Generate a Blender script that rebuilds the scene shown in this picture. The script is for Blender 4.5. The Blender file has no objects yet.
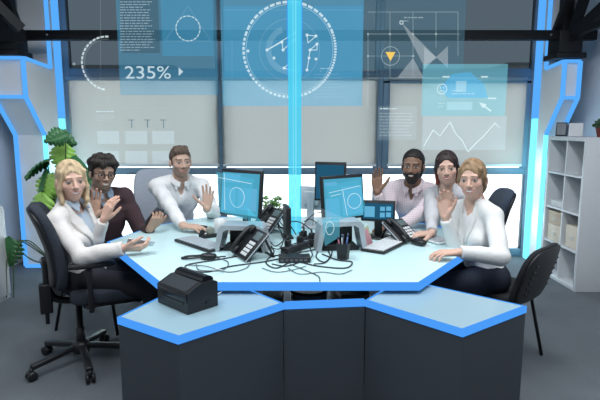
import bpy, bmesh, math, random
import numpy as np
from mathutils import Vector, Matrix
SC = bpy.context.scene
COL = SC.collection
PI = math.pi
rnd = random.Random(7)

# ------------------------------------------------------------------ camera maths (metres; camera at the origin, 1.45 m up, looking along +Y)
FPX = 500.0
TH = math.atan(72 / FPX)
CT, ST = math.cos(TH), math.sin(TH)
CAMH = 1.45
def ray(px, py):
    u = (px - 300) / FPX; v = (200 - py) / FPX
    return (u, CT + v * ST, -ST + v * CT)
def at(px, py, Y):
    r = ray(px, py); t = Y / r[1]
    return Vector((r[0] * t, Y, CAMH + r[2] * t))
def onz(px, py, Z):
    r = ray(px, py); t = (Z - CAMH) / r[2]
    return Vector((r[0] * t, r[1] * t, Z))

# ------------------------------------------------------------------ materials
MATS = {}
def mat(name, col, rough=.5, metal=0., noise=0., nscale=30., spec=.5, emit=None, estr=0., bump=0., bscale=60.):
    if name in MATS: return MATS[name]
    m = bpy.data.materials.new(name); m.use_nodes = True
    nt = m.node_tree; b = nt.nodes['Principled BSDF']
    b.inputs['Base Color'].default_value = (*col, 1)
    b.inputs['Roughness'].default_value = rough
    b.inputs['Metallic'].default_value = metal
    b.inputs['Specular IOR Level'].default_value = spec
    if noise > 0:
        tc = nt.nodes.new('ShaderNodeTexCoord'); n = nt.nodes.new('ShaderNodeTexNoise')
        n.inputs['Scale'].default_value = nscale; n.inputs['Detail'].default_value = 4
        r = nt.nodes.new('ShaderNodeMapRange')
        r.inputs['To Min'].default_value = 1 - noise; r.inputs['To Max'].default_value = 1 + noise
        mx = nt.nodes.new('ShaderNodeVectorMath'); mx.operation = 'SCALE'
        mx.inputs[0].default_value = col
        nt.links.new(tc.outputs['Object'], n.inputs['Vector'])
        nt.links.new(n.outputs['Fac'], r.inputs['Value'])
        nt.links.new(r.outputs['Result'], mx.inputs['Scale'])
        nt.links.new(mx.outputs['Vector'], b.inputs['Base Color'])
    if bump > 0:
        tc = nt.nodes.new('ShaderNodeTexCoord'); n = nt.nodes.new('ShaderNodeTexNoise')
        n.inputs['Scale'].default_value = bscale; n.inputs['Detail'].default_value = 5
        bp = nt.nodes.new('ShaderNodeBump'); bp.inputs['Strength'].default_value = bump; bp.inputs['Distance'].default_value = .01
        nt.links.new(tc.outputs['Object'], n.inputs['Vector'])
        nt.links.new(n.outputs['Fac'], bp.inputs['Height'])
        nt.links.new(bp.outputs['Normal'], b.inputs['Normal'])
    if emit:
        b.inputs['Emission Color'].default_value = (*emit, 1); b.inputs['Emission Strength'].default_value = estr
    MATS[name] = m
    return m
def glow(name, col, strength):
    if name in MATS: return MATS[name]
    m = bpy.data.materials.new(name); m.use_nodes = True
    nt = m.node_tree; nt.nodes.clear()
    o = nt.nodes.new('ShaderNodeOutputMaterial'); e = nt.nodes.new('ShaderNodeEmission')
    e.inputs['Color'].default_value = (*col, 1); e.inputs['Strength'].default_value = strength
    nt.links.new(e.outputs[0], o.inputs[0]); MATS[name] = m
    return m
def holo(name, col, strength, through, tint=(1, 1, 1)):
    """a projected sheet of light: gives off `col`, lets `through` of what lies behind pass"""
    if name in MATS: return MATS[name]
    m = bpy.data.materials.new(name); m.use_nodes = True
    nt = m.node_tree; nt.nodes.clear()
    o = nt.nodes.new('ShaderNodeOutputMaterial'); e = nt.nodes.new('ShaderNodeEmission')
    t = nt.nodes.new('ShaderNodeBsdfTransparent'); a = nt.nodes.new('ShaderNodeAddShader')
    e.inputs['Color'].default_value = (*col, 1); e.inputs['Strength'].default_value = strength
    t.inputs['Color'].default_value = (*[through * k for k in tint], 1)
    nt.links.new(e.outputs[0], a.inputs[0]); nt.links.new(t.outputs[0], a.inputs[1])
    nt.links.new(a.outputs[0], o.inputs[0]); MATS[name] = m
    return m
def attr_mat(name, rough=.6, spec=.3, bump=0., bscale=300, sss=0.):
    if name in MATS: return MATS[name]
    m = mat(name, (.5, .5, .5), rough, spec=spec, bump=bump, bscale=bscale)
    nt = m.node_tree; a = nt.nodes.new('ShaderNodeAttribute'); a.attribute_name = 'Col'
    nt.links.new(a.outputs['Color'], nt.nodes['Principled BSDF'].inputs['Base Color'])
    return m

# ------------------------------------------------------------------ objects
def link(name, me, m=None, parent=None, loc=None, rot=None, smooth=False):
    o = bpy.data.objects.new(name, me); COL.objects.link(o)
    if m is not None:
        for k in (m if isinstance(m, (list, tuple)) else [m]): me.materials.append(k)
    if parent is not None: o.parent = parent
    if loc is not None: o.location = loc
    if rot is not None: o.rotation_euler = rot
    return o
def empty(name, loc=(0, 0, 0), rz=0., rot=None):
    o = bpy.data.objects.new(name, None); COL.objects.link(o)
    o.empty_display_size = .1; o.location = loc; o.rotation_euler = rot or (0, 0, rz)
    return o
def tag(o, label=None, cat=None, group=None, kind=None):
    if label: o['label'] = label
    if cat: o['category'] = cat
    if group: o['group'] = group
    if kind: o['kind'] = kind
    return o
def copy_tree(o, parent=None):
    c = o.copy(); COL.objects.link(c)
    if parent is not None: c.parent = parent
    for ch in list(o.children): copy_tree(ch, c)
    return c

class MB:
    """collects solid pieces and links them as one mesh object"""
    def __init__(s): s.bm = bmesh.new()
    def _add(s, verts, faces, smooth=False, M=None, mi=0):
        vs = [s.bm.verts.new(M @ Vector(v) if M is not None else Vector(v)) for v in verts]
        for f in faces:
            try:
                fc = s.bm.faces.new([vs[i] for i in f]); fc.smooth = smooth; fc.material_index = mi
            except ValueError: pass
        return s
    def box(s, lo, hi, bev=0., M=None, mi=0, seg=2):
        b = bmesh.new()
        x0, y0, z0 = lo; x1, y1, z1 = hi
        v = [b.verts.new(p) for p in ((x0,y0,z0),(x1,y0,z0),(x1,y1,z0),(x0,y1,z0),(x0,y0,z1),(x1,y0,z1),(x1,y1,z1),(x0,y1,z1))]
        for f in ((3,2,1,0),(4,5,6,7),(0,1,5,4),(1,2,6,5),(2,3,7,6),(3,0,4,7)): b.faces.new([v[i] for i in f])
        if bev > 0: bmesh.ops.bevel(b, geom=b.edges[:] , offset=bev, segments=seg, affect='EDGES', profile=.5)
        return s.merge(b, M, bev > 0, mi)
    def merge(s, b, M=None, smooth=False, mi=0):
        b.verts.index_update()
        s._add([v.co[:] for v in b.verts], [[v.index for v in f.verts] for f in b.faces], smooth, M, mi)
        b.free(); return s
    def bar(s, a, b, w, h=None, up=(0, 0, 1), bev=0., mi=0):
        """square bar from a to b"""
        a, b = Vector(a), Vector(b); d = b - a; L = d.length; d.normalize()
        h = h or w; u = Vector(up)
        if abs(d.dot(u)) > .98: u = Vector((0, 1, 0))
        r = d.cross(u).normalized(); u = r.cross(d)
        M = Matrix((( *[r[0], d[0], u[0]], a[0]), (r[1], d[1], u[1], a[1]), (r[2], d[2], u[2], a[2]), (0, 0, 0, 1)))
        return s.box((-w/2, 0, -h/2), (w/2, L, h/2), bev, M, mi)
    def tube(s, pts, r, n=8, mi=0, closed=False):
        pts = [Vector(p) for p in pts]; N = len(pts)
        rs = r if isinstance(r, (list, tuple)) else [r] * N
        verts = []; faces = []; ref = None
        for i, p in enumerate(pts):
            if closed: t = pts[(i + 1) % N] - pts[i - 1]
            else: t = pts[min(i + 1, N - 1)] - pts[max(i - 1, 0)]
            t.normalize()
            if ref is None:
                ref = Vector((0, 0, 1)) if abs(t.z) < .9 else Vector((1, 0, 0))
            a = (ref - t * ref.dot(t)).normalized(); b = t.cross(a); ref = a
            for k in range(n):
                an = 2 * PI * k / n
                verts.append(p + (a * math.cos(an) + b * math.sin(an)) * rs[i])
        M_ = N if closed else N - 1
        for i in range(M_):
            j = (i + 1) % N
            for k in range(n):
                l = (k + 1) % n
                faces.append((i*n+k, i*n+l, j*n+l, j*n+k))
        if not closed:
            faces.append(tuple(range(n))[::-1]); faces.append(tuple((N-1)*n + k for k in range(n)))
        return s._add(verts, faces, True, None, mi)
    def lathe(s, prof, c=(0, 0, 0), n=24, M=None, mi=0, smooth=True):
        """prof: (r, z) from bottom to top"""
        verts = []; faces = []
        for r, z in prof:
            for k in range(n):
                an = 2 * PI * k / n
                verts.append((c[0] + r * math.cos(an), c[1] + r * math.sin(an), c[2] + z))
        for i in range(len(prof) - 1):
            for k in range(n):
                l = (k + 1) % n
                faces.append((i*n+k, i*n+l, (i+1)*n+l, (i+1)*n+k))
        faces.append(tuple(range(n))[::-1]); faces.append(tuple((len(prof)-1)*n + k for k in range(n)))
        return s._add(verts, faces, smooth, M, mi)
    def prism(s, poly, z0, z1, M=None, mi=0):
        """poly in xy (counter-clockwise), extruded along z"""
        n = len(poly)
        verts = [(x, y, z0) for x, y in poly] + [(x, y, z1) for x, y in poly]
        faces = [tuple(range(n))[::-1], tuple(range(n, 2*n))] + [(i, (i+1) % n, (i+1) % n + n, i + n) for i in range(n)]
        return s._add(verts, faces, False, M, mi)
    def prismx(s, poly, x0, x1, mi=0):
        """poly in (y, z), extruded along x"""
        n = len(poly)
        verts = [(x0, y, z) for y, z in poly] + [(x1, y, z) for y, z in poly]
        faces = [tuple(range(n))[::-1], tuple(range(n, 2*n))] + [(i, (i+1) % n, (i+1) % n + n, i + n) for i in range(n)]
        return s._add(verts, faces, False, None, mi)
    def pillow(s, rad, e=.35, n=20, M=None, fn=None, mi=0):
        """super-ellipsoid cushion; fn bends it"""
        verts = []; faces = []
        def sp(c, e_): return math.copysign(abs(c) ** e_, c)
        for i in range(n + 1):
            la = -PI/2 + PI * i / n
            for k in range(2 * n):
                lo = PI * k / n
                p = Vector((rad[0] * sp(math.cos(la), e) * sp(math.cos(lo), e), rad[1] * sp(math.cos(la), e) * sp(math.sin(lo), e), rad[2] * sp(math.sin(la), e)))
                verts.append(fn(p) if fn else p)
        m = 2 * n
        for i in range(n):
            for k in range(m):
                l = (k + 1) % m
                faces.append((i*m+k, i*m+l, (i+1)*m+l, (i+1)*m+k))
        return s._add(verts, faces, True, M, mi)
    def fan(s, pts, th=0., n=None):
        """flat or gently curved polygon as a thin solid"""
        return s._add(pts, [tuple(range(len(pts)))])
    def build(s, name, m=None, parent=None, loc=None, rz=None, rot=None, merge=True):
        me = bpy.data.meshes.new(name)
        if merge: bmesh.ops.remove_doubles(s.bm, verts=s.bm.verts, dist=1e-5)
        bmesh.ops.recalc_face_normals(s.bm, faces=s.bm.faces)
        s.bm.to_mesh(me); s.bm.free()
        return link(name, me, m, parent, loc, rot or ((0, 0, rz) if rz is not None else None))
def bez(pts, n=12):
    """Catmull-Rom through the points"""
    P = [Vector(p) for p in pts]; P = [P[0] * 2 - P[1]] + P + [P[-1] * 2 - P[-2]]
    out = []
    for i in range(1, len(P) - 2):
        for k in range(n):
            t = k / n
            out.append(.5 * ((2 * P[i]) + (P[i+1] - P[i-1]) * t + (2*P[i-1] - 5*P[i] + 4*P[i+1] - P[i+2]) * t*t + (3*P[i] - P[i-1] - 3*P[i+1] + P[i+2]) * t**3))
    return out + [P[-2]]

# ------------------------------------------------------------------ smooth solid modelling for bodies and clothes
class Fld:
    def __init__(s, xs, ys, zs):
        s.ax = [np.asarray(a, np.float32) for a in (xs, ys, zs)]
        s.F = np.full([len(a) for a in s.ax], .5, np.float32)
    def sub(s, lo, hi):
        sl = []
        for a, l, h in zip(s.ax, lo, hi):
            i = max(0, int(np.searchsorted(a, l)) - 1); j = min(len(a), int(np.searchsorted(a, h)) + 2)
            sl.append(slice(i, max(j, i + 1)))
        X = s.ax[0][sl[0]][:, None, None]; Y = s.ax[1][sl[1]][None, :, None]; Z = s.ax[2][sl[2]][None, None, :]
        return tuple(sl), X, Y, Z
    def put(s, sl, d, k, op):
        F = s.F[sl]
        if op == 's':
            b = -d
            if k > 0:
                h = np.clip(.5 - .5 * (b - F) / k, 0, 1); s.F[sl] = b * (1 - h) + F * h + k * h * (1 - h)
            else: s.F[sl] = np.maximum(F, b)
        else:
            if k > 0:
                h = np.clip(.5 + .5 * (d - F) / k, 0, 1); s.F[sl] = d * (1 - h) + F * h - k * h * (1 - h)
            else: s.F[sl] = np.minimum(F, d)
    def cap(s, a, b, ra, rb, k=.012, op='u', flat=None):
        a = np.asarray(a, np.float32); b = np.asarray(b, np.float32); R = max(ra, rb) + k + .012
        sl, X, Y, Z = s.sub(np.minimum(a, b) - R, np.maximum(a, b) + R)
        ab = b - a; L2 = float(ab @ ab) + 1e-9
        tr = ((X - a[0]) * ab[0] + (Y - a[1]) * ab[1] + (Z - a[2]) * ab[2]) / L2
        t = np.clip(tr, 0, 1)
        d = np.sqrt((X - a[0] - t * ab[0]) ** 2 + (Y - a[1] - t * ab[1]) ** 2 + (Z - a[2] - t * ab[2]) ** 2) - (ra + (rb - ra) * t)
        if flat: d = np.maximum(d, (tr - 1) * math.sqrt(L2))
        s.put(sl, d, k, op)
    def ell(s, c, rad, R=None, k=.012, op='u'):
        c = np.asarray(c, np.float32); m = max(rad) + k + .012
        sl, X, Y, Z = s.sub(c - m, c + m)
        X = X - c[0]; Y = Y - c[1]; Z = Z - c[2]
        if R is None: u, v, w = X, Y, Z
        else: u, v, w = [X * R[0, i] + Y * R[1, i] + Z * R[2, i] for i in range(3)]
        a, b, e = rad
        k0 = np.sqrt((u / a) ** 2 + (v / b) ** 2 + (w / e) ** 2) + 1e-6
        k1 = np.sqrt((u / a ** 2) ** 2 + (v / b ** 2) ** 2 + (w / e ** 2) ** 2) + 1e-6
        s.put(sl, k0 * (k0 - 1) / k1, k, op)
    def bumps(s, fn):
        X = s.ax[0][:, None, None]; Y = s.ax[1][None, :, None]; Z = s.ax[2][None, None, :]
        s.F += fn(X, Y, Z).astype(np.float32)
    def mesh(s, smooth=1):
        F = s.F; xs, ys, zs = s.ax
        ins = F < 0
        nx, ny, nz = F.shape
        cnt = np.zeros((nx-1, ny-1, nz-1), np.int8)
        for i in (0, 1):
            for j in (0, 1):
                for k in (0, 1): cnt += ins[i:nx-1+i, j:ny-1+j, k:nz-1+k]
        act = (cnt > 0) & (cnt < 8)
        I, J, K = np.nonzero(act)
        N = len(I)
        idx = np.full(act.shape, -1, np.int32); idx[I, J, K] = np.arange(N)
        val = {}; pos = {}
        for c in [(a, b, e) for a in (0, 1) for b in (0, 1) for e in (0, 1)]:
            val[c] = F[I + c[0], J + c[1], K + c[2]]
            pos[c] = np.stack([xs[I + c[0]], ys[J + c[1]], zs[K + c[2]]], 1)
        acc = np.zeros((N, 3), np.float64); n = np.zeros(N)
        for c in val:
            for axis in range(3):
                if c[axis]: continue
                e = list(c); e[axis] = 1; e = tuple(e)
                va, vb = val[c], val[e]; m = (va < 0) != (vb < 0)
                t = va[m] / (va[m] - vb[m])
                acc[m] += pos[c][m] + t[:, None] * (pos[e][m] - pos[c][m]); n[m] += 1
        V = acc / n[:, None]
        quads = []
        for axis in range(3):
            sa = [slice(None)] * 3; sb = [slice(None)] * 3
            sa[axis] = slice(0, -1); sb[axis] = slice(1, None)
            A, B = ins[tuple(sa)], ins[tuple(sb)]
            ch = A != B
            o1, o2 = [a for a in range(3) if a != axis]
            e = [np.array(q) for q in np.nonzero(ch)]
            ok = (e[o1] > 0) & (e[o2] > 0) & (e[o1] < F.shape[o1] - 1) & (e[o2] < F.shape[o2] - 1)
            e = [q[ok] for q in e]
            def cell(d1, d2):
                q = [a.copy() for a in e]; q[o1] -= d1; q[o2] -= d2
                return idx[q[0], q[1], q[2]]
            Q = np.stack([cell(1, 1), cell(0, 1), cell(0, 0), cell(1, 0)], 1)
            flip = A[tuple(e)]
            if axis == 1: flip = ~flip
            Q[~flip] = Q[~flip][:, ::-1]
            quads.append(Q)
        Q = np.concatenate(quads); Q = Q[(Q >= 0).all(1)]
        for _ in range(smooth):
            S = np.zeros_like(V); c = np.zeros(len(V))
            for a in range(4):
                i, j = Q[:, a], Q[:, (a + 1) % 4]
                for q in range(3):
                    S[:, q] += np.bincount(i, V[j, q], len(V)) + np.bincount(j, V[i, q], len(V))
                c += np.bincount(i, minlength=len(V)) + np.bincount(j, minlength=len(V))
            V = V * .5 + .5 * S / np.maximum(c, 1)[:, None]
        return V, Q
def np_mesh(name, V, Q, col=None):
    me = bpy.data.meshes.new(name)
    me.vertices.add(len(V)); me.vertices.foreach_set('co', V.astype(np.float32).ravel())
    me.loops.add(len(Q) * 4); me.loops.foreach_set('vertex_index', Q.astype(np.int32).ravel())
    me.polygons.add(len(Q)); me.polygons.foreach_set('loop_start', np.arange(len(Q), dtype=np.int32) * 4)
    me.polygons.foreach_set('use_smooth', np.ones(len(Q), bool))
    me.update(calc_edges=True)
    if col is not None:
        at_ = me.color_attributes.new('Col', 'FLOAT_COLOR', 'POINT')
        at_.data.foreach_set('color', np.concatenate([col, np.ones((len(col), 1))], 1).astype(np.float32).ravel())
    me.validate()
    return me
def axis_steps(lo, hi, fine, hf, hc):
    """grid line positions: step hf inside the fine intervals, hc elsewhere"""
    out = [lo]; x = lo
    while x < hi:
        x += hf if any(a <= x <= b for a, b in fine) else hc
        out.append(x)
    return np.array(out)
# ------------------------------------------------------------------ people
def nrm(v):
    v = np.asarray(v, float); return v / np.linalg.norm(v)
def basis(f, up=(0, 0, 1), roll=0.):
    f = nrm(f); r = nrm(np.cross(f, up)); u = np.cross(r, f)
    c, s = math.cos(roll), math.sin(roll)
    r, u = r * c + u * s, u * c - r * s
    return np.stack([r, f, u], 1)
def ik(a, b, l1, l2, pole):
    a, b = np.asarray(a, float), np.asarray(b, float)
    d = b - a; L = np.linalg.norm(d); d = d / L
    if L >= l1 + l2: return a + d * L * l1 / (l1 + l2)
    x = (l1 * l1 - l2 * l2 + L * L) / (2 * L); h = math.sqrt(max(l1 * l1 - x * x, 1e-6))
    p = np.asarray(pole, float); p = nrm(p - d * (p @ d))
    return a + d * x + p * h

def hand_caps(w, d, n, side, curl, spread=.10, thumb=(.75, .35), sc=1.):
    """palm, four fingers of three bones each and a thumb: list of (a, b, ra, rb, k)"""
    w = np.asarray(w, float); d = nrm(d); n = np.asarray(n, float); n = nrm(n - d * (n @ d))
    t = np.cross(d, n) * (1 if side == 'R' else -1)
    out = []
    base = [.030, .0105, -.010, -.029]; klen = [.092, .096, .091, .083]; flen = [.074, .083, .077, .060]
    for i in range(4):
        kn = w + d * klen[i] * sc + t * base[i] * sc
        out.append((w + d * .012 * sc + t * base[i] * .55 * sc, kn, .0155 * sc, .0125 * sc, .010))
        sp = spread * (1.5 - i) ; ang = 0.; p = kn
        dd = nrm(d + t * sp)
        for q, fr in enumerate((.45, .31, .24)):
            ang += curl[i] * (.8, 1.1, .8)[q]
            v = dd * math.cos(ang) + n * math.sin(ang)
            e = p + v * flen[i] * fr * sc
            r0 = (.0094, .0086, .0079)[q] * sc * (.88 if i == 3 else 1)
            out.append((p, e, r0, r0 * .93, .004)); p = e
    # thumb: leaves the side of the palm near its base
    o, c = thumb
    p = w + d * .022 * sc + t * .026 * sc + n * .006
    v = nrm(d * math.cos(o) + t * math.sin(o) + n * .25); e = p + v * .045 * sc
    out.append((p, e, .0150 * sc, .0115 * sc, .009))
    v2 = nrm(d * math.cos(o - c) + t * math.sin(o - c) + n * (.25 + c * .5)); e2 = e + v2 * .034 * sc
    out.append((e, e2, .0108 * sc, .0098 * sc, .004))
    v3 = nrm(v2 + d * .25 + n * c * .3); out.append((e2, e2 + v3 * .025 * sc, .0098 * sc, .0082 * sc, .004))
    return out

def person(S):
    fem = S.get('fem', False)
    Rh = basis(S['hf'], roll=S.get('roll', 0.)); hs = S.get('hs', 1.)
    hc = np.array(S['eye']) - Rh @ np.array([0, .075, .004]) * hs
    H = lambda p: hc + Rh @ (np.asarray(p, float) * hs)
    bf = nrm([*S['bf'], 0]); hip = np.array(S['hip'], float)
    nt = H((0, -.022, -.075)); nb = nt + np.array([0, 0, -.070]) - bf * .022
    up = nrm(nb - hip); rt = nrm(np.cross(bf, up)); fw = np.cross(up, rt); Rt = np.stack([rt, fw, up], 1)
    sw = S.get('sw', .155 if fem else .182)
    sh = {'R': nb + rt * sw - up * .058, 'L': nb - rt * sw - up * .058}
    for q in 'RL': sh[q] = sh[q] + np.array(S.get('sh' + q, (0, 0, 0)))
    l1, l2 = (.275, .245) if fem else (.30, .265)
    wr = {q: np.array(S['w' + q][0], float) for q in 'RL'}
    el = {q: ik(sh[q], wr[q], l1, l2, S['w' + q][1]) for q in 'RL'}
    hands = {q: hand_caps(wr[q], S['h' + q][0], S['h' + q][1], q, *S['h' + q][2:], sc=.93 if fem else 1.02) for q in 'RL'}
    kn, an, toe = {}, {}, {}
    for q, s in (('R', 1), ('L', -1)):
        h0 = hip + rt * s * .085
        lf = nrm([*S.get('lf', bf[:2]), 0]); lr = np.cross(lf, [0, 0, 1])
        kn[q] = hip + lr * s * .10 + lf * .42; kn[q][2] = S.get('kz', .50)
        an[q] = kn[q] - lf * S.get('shin', .02); an[q][2] = .085
        toe[q] = an[q] + lf * .15; toe[q][2] = .035
    w = S.get('w', .93 if fem else 1.)

    def torso(F, g, k=.03):
        F.ell(hip + up * .02, ((.165 if fem else .16) * w + g, .118 * w + g, .125 + g), Rt, k)
        F.ell(hip + up * .20, ((.122 if fem else .14) * w + g, .098 * w + g, .17 + g), Rt, k)
        F.ell(nb - up * .185 + fw * .008, ((.135 if fem else .155) * w + g, .103 * w + g, .165 + g), Rt, k)
        F.cap(sh['R'], sh['L'], (.038 if fem else .046) + g, (.038 if fem else .046) + g, k)
        for q in 'RL': F.cap(nb + up * .022 - fw * .004, sh[q] * .62 + nb * .38 + up * .002, .036 + g * .5, .040 + g, k)
        if fem:
            for s in (-1, 1): F.ell(nb - up * .205 + fw * .078 + rt * s * .066, (.050 + g, .040 + g, .050 + g), Rt, .03)
    # ---- body grid
    hp = np.array([c[1] for q in 'RL' for c in hands[q]] + [wr[q] for q in 'RL'])
    allp = np.concatenate([hp, [sh['R'], sh['L'], el['R'], el['L'], hip, kn['R'], kn['L'], toe['R'], toe['L'], an['R'], an['L'], H((0, 0, .12)), H((0, .12, 0)), H((0, -.12, 0))]])
    lo = allp.min(0) - .14; hi = allp.max(0) + .14; lo[2] = max(lo[2], 0.0)
    axs = []
    for a in range(3):
        fine = [(hc[a] - .13, hc[a] + .13)]
        for q in 'RL':
            pts = np.array([c[1] for c in hands[q]] + [wr[q]])[:, a]; fine.append((pts.min() - .02, pts.max() + .02))
        axs.append(axis_steps(lo[a], hi[a], fine, .0034, .010))
    F = Fld(*axs)
    torso(F, 0.)
    for q in 'RL':
        F.cap(hip + rt * (1 if q == 'R' else -1) * .085, kn[q], .074, .055, .03)
        F.cap(kn[q], an[q], .052, .036, .02); F.cap(an[q], toe[q], .034, .026, .02)
        F.cap(sh[q], el[q], .036 if fem else .044, .031 if fem else .036, .02)
        F.cap(el[q], wr[q], .031 if fem else .036, .0225 if fem else .026, .015)
    F.cap(nb - up * .03, nt, (.050 if fem else .060), (.047 if fem else .057), .03)
    # head
    fk = S.get('face', .885 if fem else .97)
    F.ell(H((0, -.014, .034)), (.0735 * hs, .094 * hs, .086 * hs), Rh, .02)
    F.ell(H((0, .026, -.032)), (.0575 * hs * fk, .060 * hs, .078 * hs), Rh, .025)
    F.ell(H((0, .050, -.088)), ((.021 if fem else .026) * hs * fk, .024 * hs, .020 * hs), Rh, .03)
    for s in (-1, 1):
        F.ell(H((s * (.035 if fem else .044), -.002, -.054)), (.018, .026, .024), Rh, .03)
        F.ell(H((s * .040, .052, -.022)), (.022, .022, .020), Rh, .025)
        F.ell(H((s * .031, .088, .004)), (.018, .016, .0105), Rh, .012, 's')
        F.ell(H((s * .0785, -.008, -.008)), (.010, .020, .031), Rh, .008)
    F.cap(H((-.036, .073, .025)), H((.036, .073, .025)), .011, .011, .014)
    F.cap(H((0, .080, .014)), H((0, .102, -.026)), .0070, .0105, .008)
    for s in (-1, 1):
        F.ell(H((s * .011, .091, -.031)), (.0085, .009, .007), Rh, .006)
        F.ell(H((s * .031, .071, .003)), (.0135, .0135, .0130), Rh, .002)
    F.ell(H((0, .074, -.059)), (.028, .013, .017), Rh, .014)
    cv = S.get('curve', 13.)
    for j in range(6):
        xa, xb = -.026 + j * .052 / 6, -.026 + (j + 1) * .052 / 6
        pt = lambda x_, z_, r_: H((x_, .0845 - 14 * x_ * x_, z_ + cv * x_ * x_ * (1 if z_ > -.06 else 1.1)))
        F.cap(pt(xa, -.0545, 0), pt(xb, -.0545, 0), .0034, .0034, .003)
        F.cap(pt(xa * .85, -.0655, 0), pt(xb * .85, -.0655, 0), .0040, .0040, .003)
    for q in 'RL':
        for a, b, ra, rb, k in hands[q]: F.cap(a, b, ra, rb, k)
    V, Q = F.mesh(1)
    # ---- natural colour of the skin and features (painted as pigment)
    C = np.tile(np.array(S['skin']), (len(V), 1)).astype(float)
    P = (V - hc) @ Rh / hs
    nearh = (np.abs(P) < .135).all(1)
    x, y, z = P.T; ax = np.abs(x)
    front = nearh & (y > .045)
    def paint(m, c, a=1.): C[m] = C[m] * (1 - a) + np.array(c) * a
    dark = np.array(S['skin'])
    paint(front & (((ax - .042) ** 2 + (z + .026) ** 2) < .017 ** 2), (dark[0] * 1.0, dark[1] * .84, dark[2] * .84), .4)
    if 'stubble' in S:
        zz = -.030 - .25 * np.clip(.05 - y, 0, .1)
        paint(nearh & (z < zz) & (y > .0) & (z > -.118) & ~((ax < .024) & (np.abs(z + .058) < .011)), S['stubble'][0], S['stubble'][1])
    zc = z - S.get('curve', 13.) * x * x
    lip = front & (ax < .029) & (y > .062) & (((zc + .0600) / .0098) ** 2 + (x / .029) ** 2 < 1)
    paint(lip, S.get('lips', dark * np.array([.80, .55, .55])), .9)
    if S.get('smile', 0) > 0:
        teeth = front & (y > .072) & (((zc + .0597) / (.0054 * S['smile'] + .0008)) ** 2 + (x / .021) ** 2 < 1)
        paint(teeth, (.68, .65, .62), .9)
    else:
        paint(front & (ax < .025) & (np.abs(zc + .0595) < .0018) & (y > .065), dark * .3)
    ez = z - .003; ex = ax - .031
    lid = front & ((ex / .0165) ** 2 + ((ez - .0016) / .0072) ** 2 < 1) & (y > .055) & (ez > -.004)
    paint(lid, dark * np.array([.16, .12, .11]), .9 if fem else .7)
    eye = front & ((ex / .0155) ** 2 + (ez / .0056) ** 2 < 1) & (y > .055)
    paint(eye, (.50, .49, .48))
    gx = S.get('gaze', 0.) ; iris = eye & (((np.where(x > 0, x - .031, x + .031) - gx) ** 2 + ez ** 2) < .0070 ** 2)
    paint(iris, S.get('iris', (.05, .035, .025)))
    bz = z - (.0265 + .10 * (ax - .012) * (1 - (ax - .012) / .036 * .95))
    brow = front & (ax > .011) & (ax < .050) & (np.abs(bz) < (.0032 if fem else .0052) * (1.25 - ax * 14)) & (y > .035)
    paint(brow, S['brow'], .9)
    paint(front & ((ax - .0085) ** 2 + (z + .0375) ** 2 < .0032 ** 2), dark * .3, .5)
    for q in 'RL':   # nails, knuckles slightly redder
        tips = [hands[q][i][1] for i in (3, 7, 11, 15, 18)]
        for tp in tips:
            m = ((V - tp) ** 2).sum(1) < .012 ** 2
            paint(m, dark * np.array([1.04, .86, .84]), .7)
    body = link('person', np_mesh('person', V, Q, C), attr_mat('skin', .5, .35))
    tag(body, S['label'], 'person', S.get('group'))

    # ---- trousers and shoes
    pl = np.array([kn['R'], kn['L'], an['R'], an['L'], hip]); lo = pl.min(0) - .22; hi = pl.max(0) + .20; lo[2] = 0
    G = Fld(*[np.arange(lo[a], hi[a], .011) for a in range(3)])
    G.ell(hip + up * .015, ((.178 if fem else .172) * w, .132 * w, .125), Rt, .04)
    for q in 'RL':
        G.cap(hip + rt * (1 if q == 'R' else -1) * .085, kn[q], .092, .070, .03)
        G.cap(kn[q], an[q] + (kn[q] - an[q]) * .06, .068, .052 if not fem else .046, .02, flat=True)
    V, Q = G.mesh(1)
    link('trousers', np_mesh('trousers', V, Q), S['trousers'], body)
    for q in 'RL':
        a, t = an[q], toe[q]; lo = np.minimum(a, t) - .10; hi = np.maximum(a, t) + .10; lo[2] = -.02
        G = Fld(*[np.arange(lo[i], hi[i], .008) for i in range(3)])
        b0 = a.copy(); b0[2] = .038; t0 = t + (t - a) * .28; t0[2] = .036
        G.cap(b0 - (t0 - b0) * .12, t0, .040, .036, .01); G.cap(b0, a, .042, .046, .02)
        X, Y, Z = G.ax[0][:, None, None], G.ax[1][None, :, None], G.ax[2][None, None, :]
        G.F = np.maximum(G.F, (.006 - Z).astype(np.float32))
        V, Q = G.mesh(1)
        link('shoe', np_mesh('shoe', V, Q), S['shoes'], body)

    # ---- upper clothes
    def top(name, g, m, cuff, vcut=None, neck=.058, hem=-.05, arms=True, fold=.004, lapel=None, col=None, seed=0, collar=None):
        pts = np.array([sh['R'], sh['L'], el['R'], el['L'], wr['R'], wr['L'], hip, nb]); lo = pts.min(0) - .2; hi = pts.max(0) + .16
        if not arms: pts = np.array([sh['R'], sh['L'], hip, nb]); lo = pts.min(0) - .15; hi = pts.max(0) + .12
        G = Fld(*[np.arange(lo[a], hi[a], .0075) for a in range(3)])
        torso(G, g, .03)
        X, Y, Z = G.ax[0][:, None, None], G.ax[1][None, :, None], G.ax[2][None, None, :]
        l = [(X - nb[0]) * Rt[0, i] + (Y - nb[1]) * Rt[1, i] + (Z - nb[2]) * Rt[2, i] for i in range(3)]
        hm = hip + up * hem
        cutz = -((X - hm[0]) * up[0] + (Y - hm[1]) * up[1] + (Z - hm[2]) * up[2])
        G.F = np.maximum(G.F, cutz).astype(np.float32)
        G.cap(nb - up * .10 + fw * .0, nt + (nt - nb) * .5, neck, neck, .008, 's')
        base = G.F.copy()
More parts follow.
